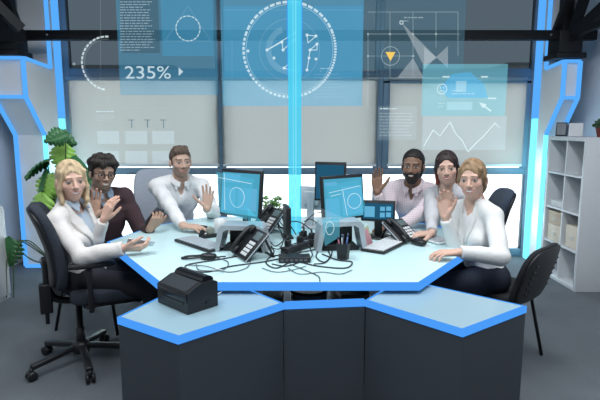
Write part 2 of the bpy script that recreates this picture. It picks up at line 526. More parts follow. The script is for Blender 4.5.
        if vcut:
            zl, w0, w1 = vcut       # depth of the opening, half width at the throat and at its foot
            tt = np.clip(-l[2] / zl, 0, 1)
            hw = w0 * (1 - tt) + w1 * tt
            wedge = np.maximum(np.maximum(np.abs(l[0]) - hw, -zl - l[2]), -l[1] - .01)
            wedge = np.maximum(wedge, l[2] - .12)
            G.F = np.maximum(G.F, -wedge).astype(np.float32)
        if arms:
            for q in 'RL':
                G.cap(sh[q], el[q], (.038 if fem else .046) + g, (.034 if fem else .039) + g, .025)
                ce = wr[q] + (el[q] - wr[q]) / np.linalg.norm(el[q] - wr[q]) * cuff
                G.cap(el[q], ce, (.034 if fem else .039) + g, .025 + g * .8, .015, flat=True)
        if fold:
            rs = np.random.RandomState(seed + 3)
            for _ in range(4):
                v = rs.randn(3) * 24; u = rs.randn(3) * 15; p0 = rs.rand() * 6
                G.F += (fold * .5 * np.sin(v[0]*X + v[1]*Y + v[2]*Z + p0 + 1.7*np.sin(u[0]*X + u[1]*Y + u[2]*Z))).astype(np.float32)
        V, Q = G.mesh(1)
        o = link(name, np_mesh(name, V, Q), m, body)
        if lapel:
            zl, w0, w1 = vcut; lw, lm = lapel
            for s in (-1, 1):
                tt = np.clip(-l[2] / zl, 0, 1); hw = w0 * (1 - tt) + w1 * tt
                wid = lw * np.clip(np.minimum((1 - tt) * 2.2, .45 + tt * 2.), 0, 1)
                reg = np.maximum(np.maximum(hw - .004 - s * l[0], s * l[0] - hw - wid), np.maximum(-zl - l[2], -l[1]))
                reg = np.maximum(reg, l[2] - .055)
                G.F = np.maximum(np.maximum(base - .009, -(base + .012)), reg).astype(np.float32)
                V, Q = G.mesh(1)
                if len(V) > 20: link('lapel', np_mesh('lapel', V, Q), lm, o)
        if collar:
            lo = nb - .16; hi = nb + .16
            G = Fld(*[np.arange(lo[a], hi[a], .005) for a in range(3)])
            L = lambda p: nb + Rt @ np.array(p)
            cr = neck + .006; prev = None
            for i in range(13):
                an_ = PI * .5 + (2 * PI - .55) * (i / 12 - .5) + PI   # open at the throat
                p = L((cr * math.cos(an_), cr * math.sin(an_) * .98 + .012, .040 + .018 * -math.sin(an_)))
                q_ = L((cr * 1.22 * math.cos(an_), cr * 1.22 * math.sin(an_) + .012, .008 + .014 * -math.sin(an_)))
                G.cap(p, q_, .0060, .0065, .006)
                if prev is not None:
                    for f_ in (0., .35, .7, 1.): G.cap(prev[0] * (1-f_) + prev[1] * f_, p * (1-f_) + q_ * f_, .0060, .0060, .004)
                prev = (p, q_)
            for s in (-1, 1):
                for f_ in np.linspace(0, 1, 7):
                    A = L((s * (.016 + .044 * f_), .072 - .022 * f_, .016 + .012 * f_))
                    G.cap(A, L((s * (.044 + .010 * f_), .096 - .014 * f_, -.036 + .016 * f_)), .0060, .0055, .004)
            V, Q = G.mesh(1)
            link('collar', np_mesh('collar', V, Q), collar, o)
        if S.get('buttons') and name in ('shirt',):
            b = MB()
        return o
    for t in S['tops']: top(**t)

    # ---- hair (and beard)
    def hairmesh(name, build, m, colfn=None, strand=.0022, fr=1., post=None):
        lo = hc - np.array([.19, .19, .34]); hi = hc + np.array([.19, .19, .19])
        G = Fld(*[np.arange(lo[a], hi[a], .0048) for a in range(3)])
        build(G)
        X, Y, Z = G.ax[0][:, None, None], G.ax[1][None, :, None], G.ax[2][None, None, :]
        l = [((X - hc[0]) * Rh[0, i] + (Y - hc[1]) * Rh[1, i] + (Z - hc[2]) * Rh[2, i]) / hs for i in range(3)]
        a = np.arctan2(l[0], l[1] + .0)
        G.F += (strand * (np.sin(a * 26 * fr + 30 * l[2]) + .7 * np.sin(a * 47 * fr - 60 * l[2] + 40 * l[1]) + .6 * np.sin(120 * l[1] * fr + 50 * l[0]))).astype(np.float32)
        if post: post(G)
        V, Q = G.mesh(1)
        col = None
        if colfn: col = colfn((V - hc) @ Rh / hs)
        o = link(name, np_mesh(name, V, Q, col), m, body)
        return o
    S['hair'](hairmesh, H, Rh, hs)
    S['frame'] = dict(H=H, Rh=Rh, hc=hc, body=body, nb=nb, Rt=Rt, wr=wr, hands=hands)
    return body

def c_vary(c, P, amp=.25):
    n = np.sin(P[:, 0] * 190 + 3 * np.sin(P[:, 2] * 40)) * .5 + np.sin(P[:, 1] * 160 + P[:, 2] * 60) * .5
    return np.clip(np.array(c)[None, :] * (1 + amp * n[:, None]), 0, 1)
# ------------------------------------------------------------------ the six people at the desk
def lin(*c):
    return tuple(((k / 255) / 12.92 if k <= 10 else (((k / 255) + .055) / 1.055) ** 2.4) for k in c)
white_cloth = mat('white_cotton', lin(226, 226, 226), .85, noise=.04, nscale=14, bump=.25, bscale=45)
blazer_cloth = mat('off_white_blazer', lin(214, 210, 206), .85, noise=.04, nscale=16, bump=.25, bscale=60)
jacket_cloth = mat('white_jacket', lin(222, 222, 220), .85, noise=.04, nscale=16, bump=.25, bscale=50)
grey_cloth = mat('light_grey_blazer', lin(186, 186, 190), .85, noise=.05, nscale=16, bump=.2)
sweater_cloth = mat('maroon_knit', lin(64, 46, 50), .95, noise=.2, nscale=90, bump=.5, bscale=160)
navy_cloth = mat('navy_trousers', lin(30, 36, 52), .85, noise=.1, nscale=60)
black_cloth = mat('black_trousers', lin(24, 26, 34), .85, noise=.1, nscale=60)
shoe_leather = mat('black_leather', lin(22, 20, 20), .4)
blue_blouse = mat('pale_blue_blouse', lin(172, 186, 200), .8, noise=.05)
collar_blue = mat('blue_grey_collar', lin(140, 156, 176), .8, noise=.05)
white_blouse = mat('cream_blouse', lin(218, 210, 204), .8, noise=.05)
dark_blouse = mat('dark_neck_trim', lin(52, 54, 66), .8)
# fine check for the bearded man's shirt
def check_shirt():
    m = mat('pink_check_shirt', lin(205, 190, 194), .85, bump=.2, bscale=45); nt = m.node_tree
    tc = nt.nodes.new('ShaderNodeTexCoord'); mx = nt.nodes.new('ShaderNodeMix'); mx.data_type = 'RGBA'
    prev = None
    for ax in ('X', 'Z'):
        w = nt.nodes.new('ShaderNodeTexWave'); w.bands_direction = ax; w.inputs['Scale'].default_value = 26
        nt.links.new(tc.outputs['Object'], w.inputs['Vector'])
        if prev:
            ad = nt.nodes.new('ShaderNodeMath'); ad.operation = 'MULTIPLY'
            nt.links.new(prev.outputs['Fac'], ad.inputs[0]); nt.links.new(w.outputs['Fac'], ad.inputs[1]); prev = ad
        else: prev = w
    nt.links.new(prev.outputs[0], mx.inputs['Factor'])
    mx.inputs['A'].default_value = (*lin(214, 202, 206), 1); mx.inputs['B'].default_value = (*lin(178, 156, 166), 1)
    nt.links.new(mx.outputs['Result'], nt.nodes['Principled BSDF'].inputs['Base Color'])
    return m
check_cloth = check_shirt()
hair_m = attr_mat('hair', .55, .35)

def cap_hair(G, H, Rh, hs, g=.010, lift=(0, 0, 0), line=.018, slope=.65, face=True):
    G.ell(H((lift[0], -.016 + lift[1], .036 + lift[2])), (.0745 + g, .096 + g, .087 + g), Rh, .01)
def hair_long(base):
    def f(hm, H, Rh, hs):
        def b(G):
            G.ell(H((0, -.018, .036)), (.0800, .103, .094), Rh, .01)
            G.ell(H((0, -.068, -.080)), (.062, .036, .110), Rh, .02)
            for s in (-1, 1):
                G.cap(H((.012 + s * .006, .054, .112)), H((s * .060, .052, .062)), .009, .013, .012)
                G.cap(H((s * .060, .052, .062)), H((s * .073, .034, -.030)), .012, .013, .012)
                G.cap(H((s * .073, .034, -.030)), H((s * .074, .030, -.040)), .013, .014, .012)
                G.cap(H((s * .074, .030, -.040)), H((s * .068, .034, -.110)), .014, .014, .012)
                G.cap(H((s * .068, .034, -.110)), H((s * .056, .034, -.150)), .014, .006, .012)
                G.cap(H((s * .070, -.020, -.02)), H((s * .062, -.024, -.160)), .020, .012, .02)
        hm('hair', b, hair_m, lambda P: c_vary(base, P, .22), .0016, 1., lambda G: G.ell(H((.010, .098, -.024)), (.054, .060, .091), Rh, .008, 's'))
    return f
def hair_short(base, cut_line=.016, slope=.66, g=.009, extra=None, strand=.002, fr=1.):
    def f(hm, H, Rh, hs):
        def b(G):
            G.ell(H((0, -.016, .037)), (.0745 + g, .095 + g, .087 + g), Rh, .01)
            # side-burn and nape are kept, everything in front of the hair line is cut
            X, Y, Z = G.ax[0][:, None, None], G.ax[1][None, :, None], G.ax[2][None, None, :]
            hc = H((0, 0, 0)); l = [((X - hc[0]) * Rh[0, i] + (Y - hc[1]) * Rh[1, i] + (Z - hc[2]) * Rh[2, i]) / hs for i in range(3)]
            line = np.where(l[1] < -.02, -.055, cut_line + slope * l[1])
            side = (np.abs(l[0]) > .058) & (l[1] > .0) & (l[1] < .022)
            line = np.where(side, np.minimum(line, -.012), line)
            G.F = np.maximum(G.F, (line - l[2]) * .8).astype(np.float32)
            if extra: extra(G, H, Rh)
        hm('hair', b, hair_m, lambda P: c_vary(base, P, .3), strand, fr)
    return f
def curls(G, H, Rh):
    r = random.Random(5)
    for i in range(46):
        a = r.uniform(-2.3, 2.3); e = r.uniform(.25, 1.35)
        p = (math.sin(a) * math.cos(e) * .086, math.cos(a) * math.cos(e) * .098 - .006, .050 + math.sin(e) * .078)
        G.ell(H(p), (r.uniform(.016, .026), r.uniform(.016, .026), r.uniform(.014, .022)), Rh, .010)
    for x in (-.05, -.025, 0, .025, .05, .066): G.ell(H((x, .076 - abs(x) * .25, .086)), (.022, .022, .020), Rh, .01)
def quiff(G, H, Rh):
    for x in (-.045, -.022, 0, .022, .045): G.cap(H((x, .070 - abs(x) * .35, .082)), H((x * .9, .020, .112)), .012, .016, .015)
def beard_of(base):
    def f(hm, H, Rh, hs):
        def b(G):
            G.ell(H((0, .028, -.036)), (.0625, .066, .090), Rh, .01)
            G.ell(H((0, .052, -.096)), (.036, .032, .032), Rh, .02)
            for s in (-1, 1): G.cap(H((s * .068, .004, -.005)), H((s * .056, .010, -.060)), .012, .016, .015)
            X, Y, Z = G.ax[0][:, None, None], G.ax[1][None, :, None], G.ax[2][None, None, :]
            hc = H((0, 0, 0)); l = [((X - hc[0]) * Rh[0, i] + (Y - hc[1]) * Rh[1, i] + (Z - hc[2]) * Rh[2, i]) / hs for i in range(3)]
            top = np.where(np.abs(l[0]) < .030, -.043, np.where(np.abs(l[0]) < .052, -.045 + (np.abs(l[0]) - .03) * 1.6, .012))
            G.F = np.maximum(G.F, l[2] - top).astype(np.float32)
            G.F = np.maximum(G.F, -l[1] - .012).astype(np.float32)
            G.ell(H((0, .096, -.0585)), (.022, .028, .0085), Rh, .003, 's')
        hm('beard', b, hair_m, lambda P: c_vary(base, P, .3), .0015)
    return f
def hair_bob(base, tips=None, length=-.03, part=.0, vol=.084):
    def f(hm, H, Rh, hs):
        def b(G):
            G.ell(H((0, -.018, .036)), (vol, .102, .0935), Rh, .01)
            for s in (-1, 1):
                G.cap(H((part + s * .006, .052, .110)), H((s * .060, .044, .066)), .007, .010, .012)
                G.cap(H((s * .060, .044, .066)), H((s * .073, .014, .004)), .010, .012, .012)
                G.cap(H((s * .073, .010, .004)), H((s * .068, -.012, length)), .013, .012, .012)
            G.ell(H((0, -.070, -.030 + length * .4)), (.070, .045, .070), Rh, .02)
        def cf(P):
            c = c_vary(base, P, .25)
            if tips is not None:
                t = np.clip((-.02 - P[:, 2]) / .05, 0, 1)[:, None]
                c = c * (1 - t) + c_vary(tips, P, .25) * t
            return c
        hm('hair', b, hair_m, cf, .0016, 1., lambda G: G.ell(H((part * .6, .098, -.022)), (.0565, .062, .093), Rh, .008, 's'))
    return f
def both(*fs):
    def f(hm, H, Rh, hs):
        for g in fs: g(hm, H, Rh, hs)
    return f

FLAT = (.12, .14, .16, .2)
GRIP = (.75, .8, .8, .85)
P = {}
P['lw'] = dict(fem=True, label='blonde woman in an off-white blazer seated in the dark armchair, waving', eye=at(74.5, 182, 2.86), hf=(.60, -.80, -.02), roll=-.04,
    sw=.138, bf=(.97, -.24), hip=(-1.31, 2.98, .545), lf=(1, .08), skin=(.66, .42, .325), brow=(.22, .15, .10), lips=(.44, .14, .14), smile=.8, iris=(.06, .06, .06),
    wR=(onz(125, 248, .785), (-.2, -.5, -1)), hR=((.96, .12, -.02), (-.1, .55, .8), (.55, .6, .65, .7), .03, (.7, .5)),
    wL=(at(104, 219, 2.94), (-.2, .0, -1)), hL=((.42, -.05, .9), (.55, .80, -.1), (.22, .25, .28, .32), .05, (.5, .3)),
    trousers=black_cloth, shoes=shoe_leather, hair=hair_long(lin(196, 172, 138)),
    tops=[dict(name='blouse', g=.008, m=blue_blouse, cuff=.06, arms=False, fold=.002, neck=.056, collar=blue_blouse),
          dict(name='blazer', g=.015, m=blazer_cloth, cuff=.012, vcut=(.30, .062, .006), neck=.066, hem=-.09, lapel=(.052, blazer_cloth), seed=1)])
P['gm'] = dict(label='man in glasses and a dark maroon sweater, one palm raised, phone in the other hand', eye=at(106, 175, 3.40), hf=(.60, -.79, -.10), roll=.10,
    bf=(.72, -.69), hip=(-1.45, 3.58, .545), lf=(1, -.1), skin=(.42, .265, .195), brow=(.03, .022, .018), smile=.9, stubble=((.10, .075, .06), .45),
    wR=(at(93, 217.5, 3.06), (-.3, .2, -1)), hR=((.10, .05, 1), (.28, -1, 0), FLAT, .07, (.85, .1)),
    wL=(at(150, 229, 3.34), (.3, .1, -1)), hL=((.55, -.12, .75), (-.55, .65, .35), (.7, .75, .8, .8), .03, (.7, .2)),
    trousers=black_cloth, shoes=shoe_leather, hair=hair_short((.022, .017, .014), g=.012, extra=curls, strand=.003),
    tops=[dict(name='sweater', g=.016, m=sweater_cloth, cuff=.015, vcut=(.13, .052, .004), neck=.066, seed=2),
          dict(name='shirt', g=.006, m=collar_blue, cuff=.0, arms=False, fold=0, neck=.061, collar=collar_blue)])
P['wm'] = dict(label='man with short brown hair in a white shirt, waving beside the tilted blue screen', eye=at(183, 162.5, 3.93), hf=(.46, -.89, -.04), roll=-.03, hs=1.04,
    bf=(.45, -.89), hip=(-1.10, 4.25, .545), lf=(.6, -.8), skin=(.56, .37, .285), brow=(.10, .07, .05), stubble=((.14, .10, .08), .5),
    wR=(onz(183, 226, .785), (-1, .15, -.35)), hR=((.97, -.2, -.04), (0, .1, -1), (.3, .3, .3, .35), .05, (.6, .3)),
    wL=(at(207, 208.5, 3.72), (.5, .2, -1)), hL=((.10, .05, 1), (.0, -1, 0), FLAT, .13, (.95, .1)),
    trousers=black_cloth, shoes=shoe_leather, hair=hair_short((.10, .072, .052), g=.007, extra=quiff),
    tops=[dict(name='shirt', g=.014, m=white_cloth, cuff=.012, vcut=(.09, .040, .004), neck=.064, seed=3, fold=.006, collar=white_cloth)])
P['bm'] = dict(label='bearded man in a pale pink checked shirt raising one hand', eye=at(411.5, 167, 3.70), hf=(-.36, -.93, -.04), roll=.03, hs=1.02,
    bf=(-.48, -.87), hip=(1.00, 4.08, .545), lf=(-.5, -.85), skin=(.235, .135, .092), brow=(.018, .014, .012), smile=.7,
    wR=(at(377, 192, 3.66), (.2, .1, -1)), hR=((-.02, .05, 1), (.05, -1, 0), FLAT, .05, (.7, .1)),
    wL=(onz(397, 227, .775), (1, .1, -.5)), hL=((-.95, -.2, 0), (0, .1, -1), (.3, .3, .3, .35), .05, (.6, .3)),
    trousers=black_cloth, shoes=shoe_leather, hair=both(hair_short((.014, .012, .011), cut_line=.034, slope=.60, g=.007, strand=.0022, fr=1.6), beard_of((.016, .013, .012))),
    tops=[dict(name='shirt', g=.016, m=check_cloth, cuff=.015, vcut=(.08, .036, .004), neck=.064, seed=4, fold=.005, collar=check_cloth)])
P['mw'] = dict(fem=True, label='dark-haired woman with reddish hair tips in a light grey blazer', eye=at(446.5, 169, 3.40), hf=(-.30, -.95, -.02), roll=-.08,
    bf=(-.72, -.69), hip=(1.25, 3.64, .545), lf=(-1, -.2), skin=(.60, .39, .305), brow=(.05, .03, .025), lips=(.44, .13, .13), smile=.4,
    wR=(onz(432, 233.5, .785), (.4, .6, -1)), hR=((-.95, -.15, 0), (0, .1, -1), (.3, .3, .3, .35), .05, (.6, .3)),
    wL=(at(453, 217, 3.16), (.4, -.1, -1)), hL=((-.12, .0, 1), (-.4, -.9, 0), FLAT, .06, (.7, .2)),
    trousers=black_cloth, shoes=shoe_leather, hair=hair_bob(lin(46, 34, 34), lin(140, 70, 60), -.105, .0, .079),
    tops=[dict(name='blouse', g=.008, m=white_blouse, cuff=.06, arms=False, fold=.002, neck=.058, vcut=(.10, .045, .01), collar=None),
          dict(name='blazer', g=.015, m=grey_cloth, cuff=.02, vcut=(.30, .060, .006), neck=.066, hem=-.09, lapel=(.045, grey_cloth), seed=5)])
P['fw'] = dict(fem=True, label='woman in a white jacket at the right front desk corner, light brown hair', eye=at(469.5, 180.5, 2.88), hf=(-.50, -.86, -.02), roll=-.06,
    bf=(-.92, -.38), sw=.14, w=.88, hip=(1.14, 2.99, .545), lf=(-1, -.05), skin=(.63, .40, .31), brow=(.16, .11, .08), lips=(.44, .15, .15), smile=.8, iris=(.06, .07, .07),
    wR=(at(445, 217, 2.92), (.3, .1, -1)), hR=((-.12, .05, 1), (-.35, -.93, 0), (.16, .2, .24, .3), .04, (.7, .2)),
    wL=(onz(458, 252.5, .785), (.8, -.5, -.7)), hL=((-.96, -.05, -.02), (.05, .1, -1), (.35, .4, .45, .5), .09, (.6, .4)),
    trousers=navy_cloth, shoes=shoe_leather, hair=hair_bob(lin(142, 116, 88), None, -.030, .016, .0775),
    tops=[dict(name='blouse', g=.008, m=white_cloth, cuff=.06, arms=False, fold=.002, neck=.056, vcut=(.06, .04, .01)),
          dict(name='jacket', g=.013, m=jacket_cloth, cuff=.018, vcut=(.26, .050, .006), neck=.064, hem=-.10, lapel=(.034, jacket_cloth), seed=6)])
for k in P: person(P[k])
# glasses of the man in the sweater
fr = P['gm']['frame']; Hh = fr['H']; g = MB()
for s in (-1, 1):
    ring = [Hh((s * .0335 + .0235 * math.cos(a) * (1 - .12 * math.cos(2 * a)), .093 - .004 * math.cos(a) ** 2, .0015 + .0185 * math.sin(a) * (1 + .12 * math.cos(2*a)))) for a in [2 * PI * i / 20 for i in range(20)]]
    g.tube(ring, .0030, 6, closed=True)
    g.tube([Hh((s * .058, .088, .010)), Hh((s * .074, .060, .010)), Hh((s * .0815, -.004, .006)), Hh((s * .079, -.020, -.01))], .0028, 6)
g.tube([Hh((-.011, .094, .006)), Hh((0, .099, .009)), Hh((.011, .094, .006))], .003, 6)
g.build('glasses', mat('black_acetate', lin(18, 18, 20), .3), fr['body'])
# ------------------------------------------------------------------ room
wall_m = mat('painted_wall', lin(212, 216, 220), .8, noise=.03, nscale=3)
ceil_m = mat('dark_ceiling', lin(70, 74, 80), .9)
col_m = mat('column_plaster', lin(226, 226, 226), .75, noise=.03, nscale=5)
frame_m = mat('slate_window_frame', lin(112, 134, 152), .45)
steel_m = mat('black_steel', lin(22, 25, 30), .5, .3, noise=.15, nscale=8)
led_m = glow('blue_led', (.10, .42, 1.0), 1.0)
led_c = glow('cyan_led', (.16, .80, 1.0), 1.7)
def carpet():
    m = mat('grey_carpet', lin(98, 104, 110), .95, noise=.28, nscale=2.2, bump=.6, bscale=300)
    return m
XL, XR, YB, YF, ZC = -3.05, 2.92, 5.6, -1.6, 3.3
def S_(o): return tag(o, kind='structure')
S_(MB().box((XL - .1, YF - .1, -.12), (XR + .1, YB + .12, 0)).build('floor', carpet()))
S_(MB().box((XL - .1, YF - .1, ZC), (XR + .1, YB + .12, ZC + .12)).build('ceiling', ceil_m))
S_(MB().box((XL - .1, YF - .1, 0), (XL, YB + .12, ZC)).build('wall_left', wall_m))
S_(MB().box((XR, YF - .1, 0), (XR + .1, YB + .12, ZC)).build('wall_right', wall_m))
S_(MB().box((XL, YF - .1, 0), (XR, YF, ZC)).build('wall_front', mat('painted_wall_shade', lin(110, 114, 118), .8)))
WX = [-2.55, -.875, .865, 2.56]
S_(MB().box((XL, YB, 0), (WX[0] - .04, YB + .12, ZC)).box((WX[3] + .04, YB, 0), (XR, YB + .12, ZC)).build('wall_back', wall_m))
S_(MB().box((XL, YB - .012, 0), (WX[0] - .04, YB, .07)).build('baseboard_back', mat('baseboard_white', lin(190, 194, 198), .5)))

# windows: outer frame, two rails, panes
def clear_glass(name, tr):
    m = bpy.data.materials.new(name); m.use_nodes = True; nt = m.node_tree; nt.nodes.clear()
    o = nt.nodes.new('ShaderNodeOutputMaterial'); t = nt.nodes.new('ShaderNodeBsdfTransparent'); g = nt.nodes.new('ShaderNodeBsdfGlossy')
    f = nt.nodes.new('ShaderNodeFresnel'); mx = nt.nodes.new('ShaderNodeMixShader'); f.inputs['IOR'].default_value = 1.06
    t.inputs['Color'].default_value = (*tr, 1); g.inputs['Roughness'].default_value = .02
    nt.links.new(f.outputs[0], mx.inputs[0]); nt.links.new(t.outputs[0], mx.inputs[1]); nt.links.new(g.outputs[0], mx.inputs[2]); nt.links.new(mx.outputs[0], o.inputs[0])
    return m
glass = clear_glass('window_glass', (.96, .98, 1.))
tinted = clear_glass('grey_tinted_glass', (.17, .19, .205))
def blind_fabric():
    m = bpy.data.materials.new('screen_fabric'); m.use_nodes = True; nt = m.node_tree; nt.nodes.clear()
    o = nt.nodes.new('ShaderNodeOutputMaterial'); t = nt.nodes.new('ShaderNodeBsdfTransparent'); tl = nt.nodes.new('ShaderNodeBsdfTranslucent'); d = nt.nodes.new('ShaderNodeBsdfDiffuse')
    a = nt.nodes.new('ShaderNodeMixShader'); b = nt.nodes.new('ShaderNodeMixShader')
    t.inputs['Color'].default_value = (.30, .30, .29, 1); tl.inputs['Color'].default_value = (.74, .73, .70, 1); d.inputs['Color'].default_value = (.6, .6, .58, 1)
    a.inputs[0].default_value = .35; b.inputs[0].default_value = .70
    nt.links.new(tl.outputs[0], a.inputs[1]); nt.links.new(d.outputs[0], a.inputs[2])
    nt.links.new(t.outputs[0], b.inputs[1]); nt.links.new(a.outputs[0], b.inputs[2]); nt.links.new(b.outputs[0], o.inputs[0])
    return m
fabric_m = blind_fabric()
for i in range(3):
    x0, x1 = WX[i], WX[i + 1]; a, b = x0 + .045, x1 - .045
    w = empty('window_%d' % (i + 1), ((x0 + x1) / 2, YB, 0)); S_(w)
    f = MB(); dx = (x0 + x1) / 2; y0, y1 = -.03, .05
    def bx(ax, az, bx_, bz, ya=y0, yb=y1): f.box((ax - dx, ya, az), (bx_ - dx, yb, bz), .004)
    bx(x0 - .04 if i == 0 else x0, 0, a, ZC); bx(b, 0, x1 + (.04 if i == 2 else 0), ZC)
    bx(a, 0, b, .085); bx(a, .935, b, 1.01); bx(a, 2.0 - (.05 if i == 2 else 0), b, 2.09 - (.03 if i == 1 else 0)); bx(a, ZC - .06, b, ZC)
    if i == 2: bx(a, 1.01, a + .07, 1.96, -.045, .03); bx(b - .05, 1.01, b, 1.96, -.045, .03); bx(a, 1.93, b, 1.99, -.045, .03)
    f.build('window_frame', frame_m, w)
    MB().box((a - dx, .02, .085), (b - dx, .026, .935)).build('lower_pane', glass, w)
    MB().box((a - dx, .02, 1.01), (b - dx, .026, 2.02)).build('middle_pane', glass, w)
    MB().box((a - dx, .02, 2.05), (b - dx, .026, ZC - .06)).build('tinted_upper_pane', tinted, w)
    # screen blind hanging over the middle pane
    r = empty('roller_blind', ((x0 + x1) / 2, YB - .055, 2.0))
    tag(r, ['pale screen roller blind over the window behind the waving white-shirted man', 'pale screen roller blind behind the glowing column, in the middle bay', 'pale screen roller blind with a dark inner sash, beside the white shelving'][i], 'blind', 'roller blinds at the windows')
    w2 = (x1 - x0) / 2 - (.02 if i != 2 else .10)
    MB().tube([(-w2, 0, -.02), (w2, 0, -.02)], .022, 12).build('roller_tube', mat('blind_grey', lin(150, 154, 158), .6), r)
    MB().box((-w2, .012, -.955), (w2, .0145, -.03)).build('screen', fabric_m, r)
    MB().box((-w2, .002, -.975), (w2, .022, -.945), .004).build('bottom_bar', mat('blind_white', lin(214, 216, 218), .5), r)

# outside: pale paving, hedge, low buildings
S_(MB().box((-40, YB + .2, -.3), (40, 70, -.05)).build('ground', mat('pale_paving', (.80, .79, .76), .9, noise=.06, nscale=2)))
leaf_out = mat('hedge_green', lin(120, 134, 84), .9, noise=.5, nscale=4)
rr = random.Random(3)
for i, (x, y, h, wd) in enumerate(((-15.5, 38, 4.6, 7.), (-4.6, 40, 3.6, 5.), (4.4, 37, 3.9, 8.), (13.4, 39, 4.6, 6.), (21.5, 38, 3.8, 6.5))):
    bm = MB()
    for k in range(60):
        c = (x + rr.uniform(-wd / 2, wd / 2), y + rr.uniform(-.8, .8), rr.uniform(.3, h - .6)); q = rr.uniform(.5, .95)
        bm.pillow((q, q, q * .9), .9, 6, Matrix.Translation(c))
    o = bm.build('hedge_shrub', leaf_out, merge=False)
    tag(o, ['leafy shrub outside behind the blonde woman', 'leafy shrub outside, left of the glowing column', 'leafy shrub outside, right of the glowing column', 'leafy shrub outside behind the line chart', 'leafy shrub outside by the white shelving'][i], 'shrub', 'shrubs outside the windows')
for i, (x, y, w_, h) in enumerate(((-22, 52, 18, 7.5), (4, 58, 20, 5.5), (30, 54, 16, 8))):
    b = empty('building', (x, y, 0))
    tag(b, ['pale low building outside on the left', 'pale low building outside behind the column', 'pale low building outside on the right'][i], 'building', 'buildings across the square')
    MB().box((-w_ / 2, 0, -.1), (w_ / 2, 6, h)).build('wall', mat('render_pale', (.66, .64, .60), .9), b)
    MB().box((-w_ / 2 - .2, -.2, h), (w_ / 2 + .2, 6.2, h + .25)).build('roof', mat('roof_grey', (.4, .4, .4), .8), b)
    for k in range(4): MB().box((-w_ / 2 + (k + .3) * w_ / 4, -.03, 1.6), (-w_ / 2 + (k + .8) * w_ / 4, .02, 4.2)).build('window', mat('far_window', (.30, .38, .45), .2), b)

# stepped columns beside the windows, outlined with LED strip
def stepped_column(name, x_in, x_out, y_low, y_top, z_ledge, z_knee, z_foot, label, sgn):
    c = empty(name, (0, 0, 0)); c['kind'] = 'structure'
    prof = [(YB, 0), (y_low, 0), (y_low, z_foot), (y_top, z_knee), (y_top, z_ledge), (YB - .30, z_ledge), (YB - .30, ZC), (YB, ZC)]
    lo, hi = min(x_in, x_out), max(x_in, x_out)
    MB().prismx(prof, lo, hi).build('column_body', col_m, c)
    e = .016
    def lamp(p, q, col, pw):
        a, b2 = Vector(p), Vector(q); dd = b2 - a
        for s2 in (0, 1):
            l = bpy.data.lights.new('strip_lamp', 'POINT'); l.energy = pw * dd.length / 2; l.color = col; l.shadow_soft_size = .03
            o_ = bpy.data.objects.new('strip_lamp', l); COL.objects.link(o_); o_.parent = c; o_.location = a + dd * (.25 + .5 * s2) + Vector((0, -.04, 0))
    def strip(pts, m, r=e):
        b = MB()
        for p, q in zip(pts[:-1], pts[1:]):
            b.bar(p, q, r * 2, r * 2); lamp(p, q, (.15, .62, 1.) if m is led_c else (.12, .42, 1.), .15)
        b.build('led_strip', m, c)
    o = e * .9
    zs = 1.62
    def edge(x, parts):
        strip([(x, y_top - o, z_ledge), (x, y_top - o, z_knee), (x, y_low - o, z_foot)], led_m if sgn < 0 else led_m)
        strip([(x, y_low - o, z_foot), (x, y_low - o, .02)], led_c if parts else led_m)
    edge(x_in, True); edge(x_out, False)
    strip([(x_in, y_top - o, z_ledge), (x_out, y_top - o, z_ledge)], led_m, .014)
    strip([(x_in, y_top - o, z_knee), (x_out, y_top - o, z_knee)], led_m)
    strip([(x_in, y_top, z_ledge), (x_in, YB - .30, z_ledge - .03), (x_in, YB - .30 , ZC)], led_m)
    strip([(x_out, y_low - o, .02), (x_in, y_low - o, .02)], led_m)
    return c
stepped_column('trim_1', -2.575, -2.87, 5.1, 4.8, 2.096, 1.74, 1.38, '', -1)
stepped_column('trim_2', 2.54, 2.69, 5.22, 4.95, 2.085, 1.74, 1.38, '', 1)
# LED edge down each outer window jamb
for x, nm in ((-2.566, 'trim_3'), (2.531, 'trim_4')):
    c = empty(nm, (0, 0, 0)); c['kind'] = 'structure'
    MB().box((x - .006, YB - .21, 1.55), (x + .006, YB - .07, ZC)).build('blue_led_strip', led_m, c)
    MB().box((x - .006, YB - .20, 0), (x + .006, YB - .08, 1.55)).build('cyan_led_strip', led_c, c)
    for zz in (.45, 1.05):
        l = bpy.data.lights.new('strip_lamp', 'POINT'); l.energy = 3.2; l.color = (.45, .88, 1.); l.shadow_soft_size = .12
        o_ = bpy.data.objects.new('strip_lamp', l); COL.objects.link(o_); o_.parent = c; o_.location = (x + (.16 if x < 0 else -.16), YB - .30, zz)

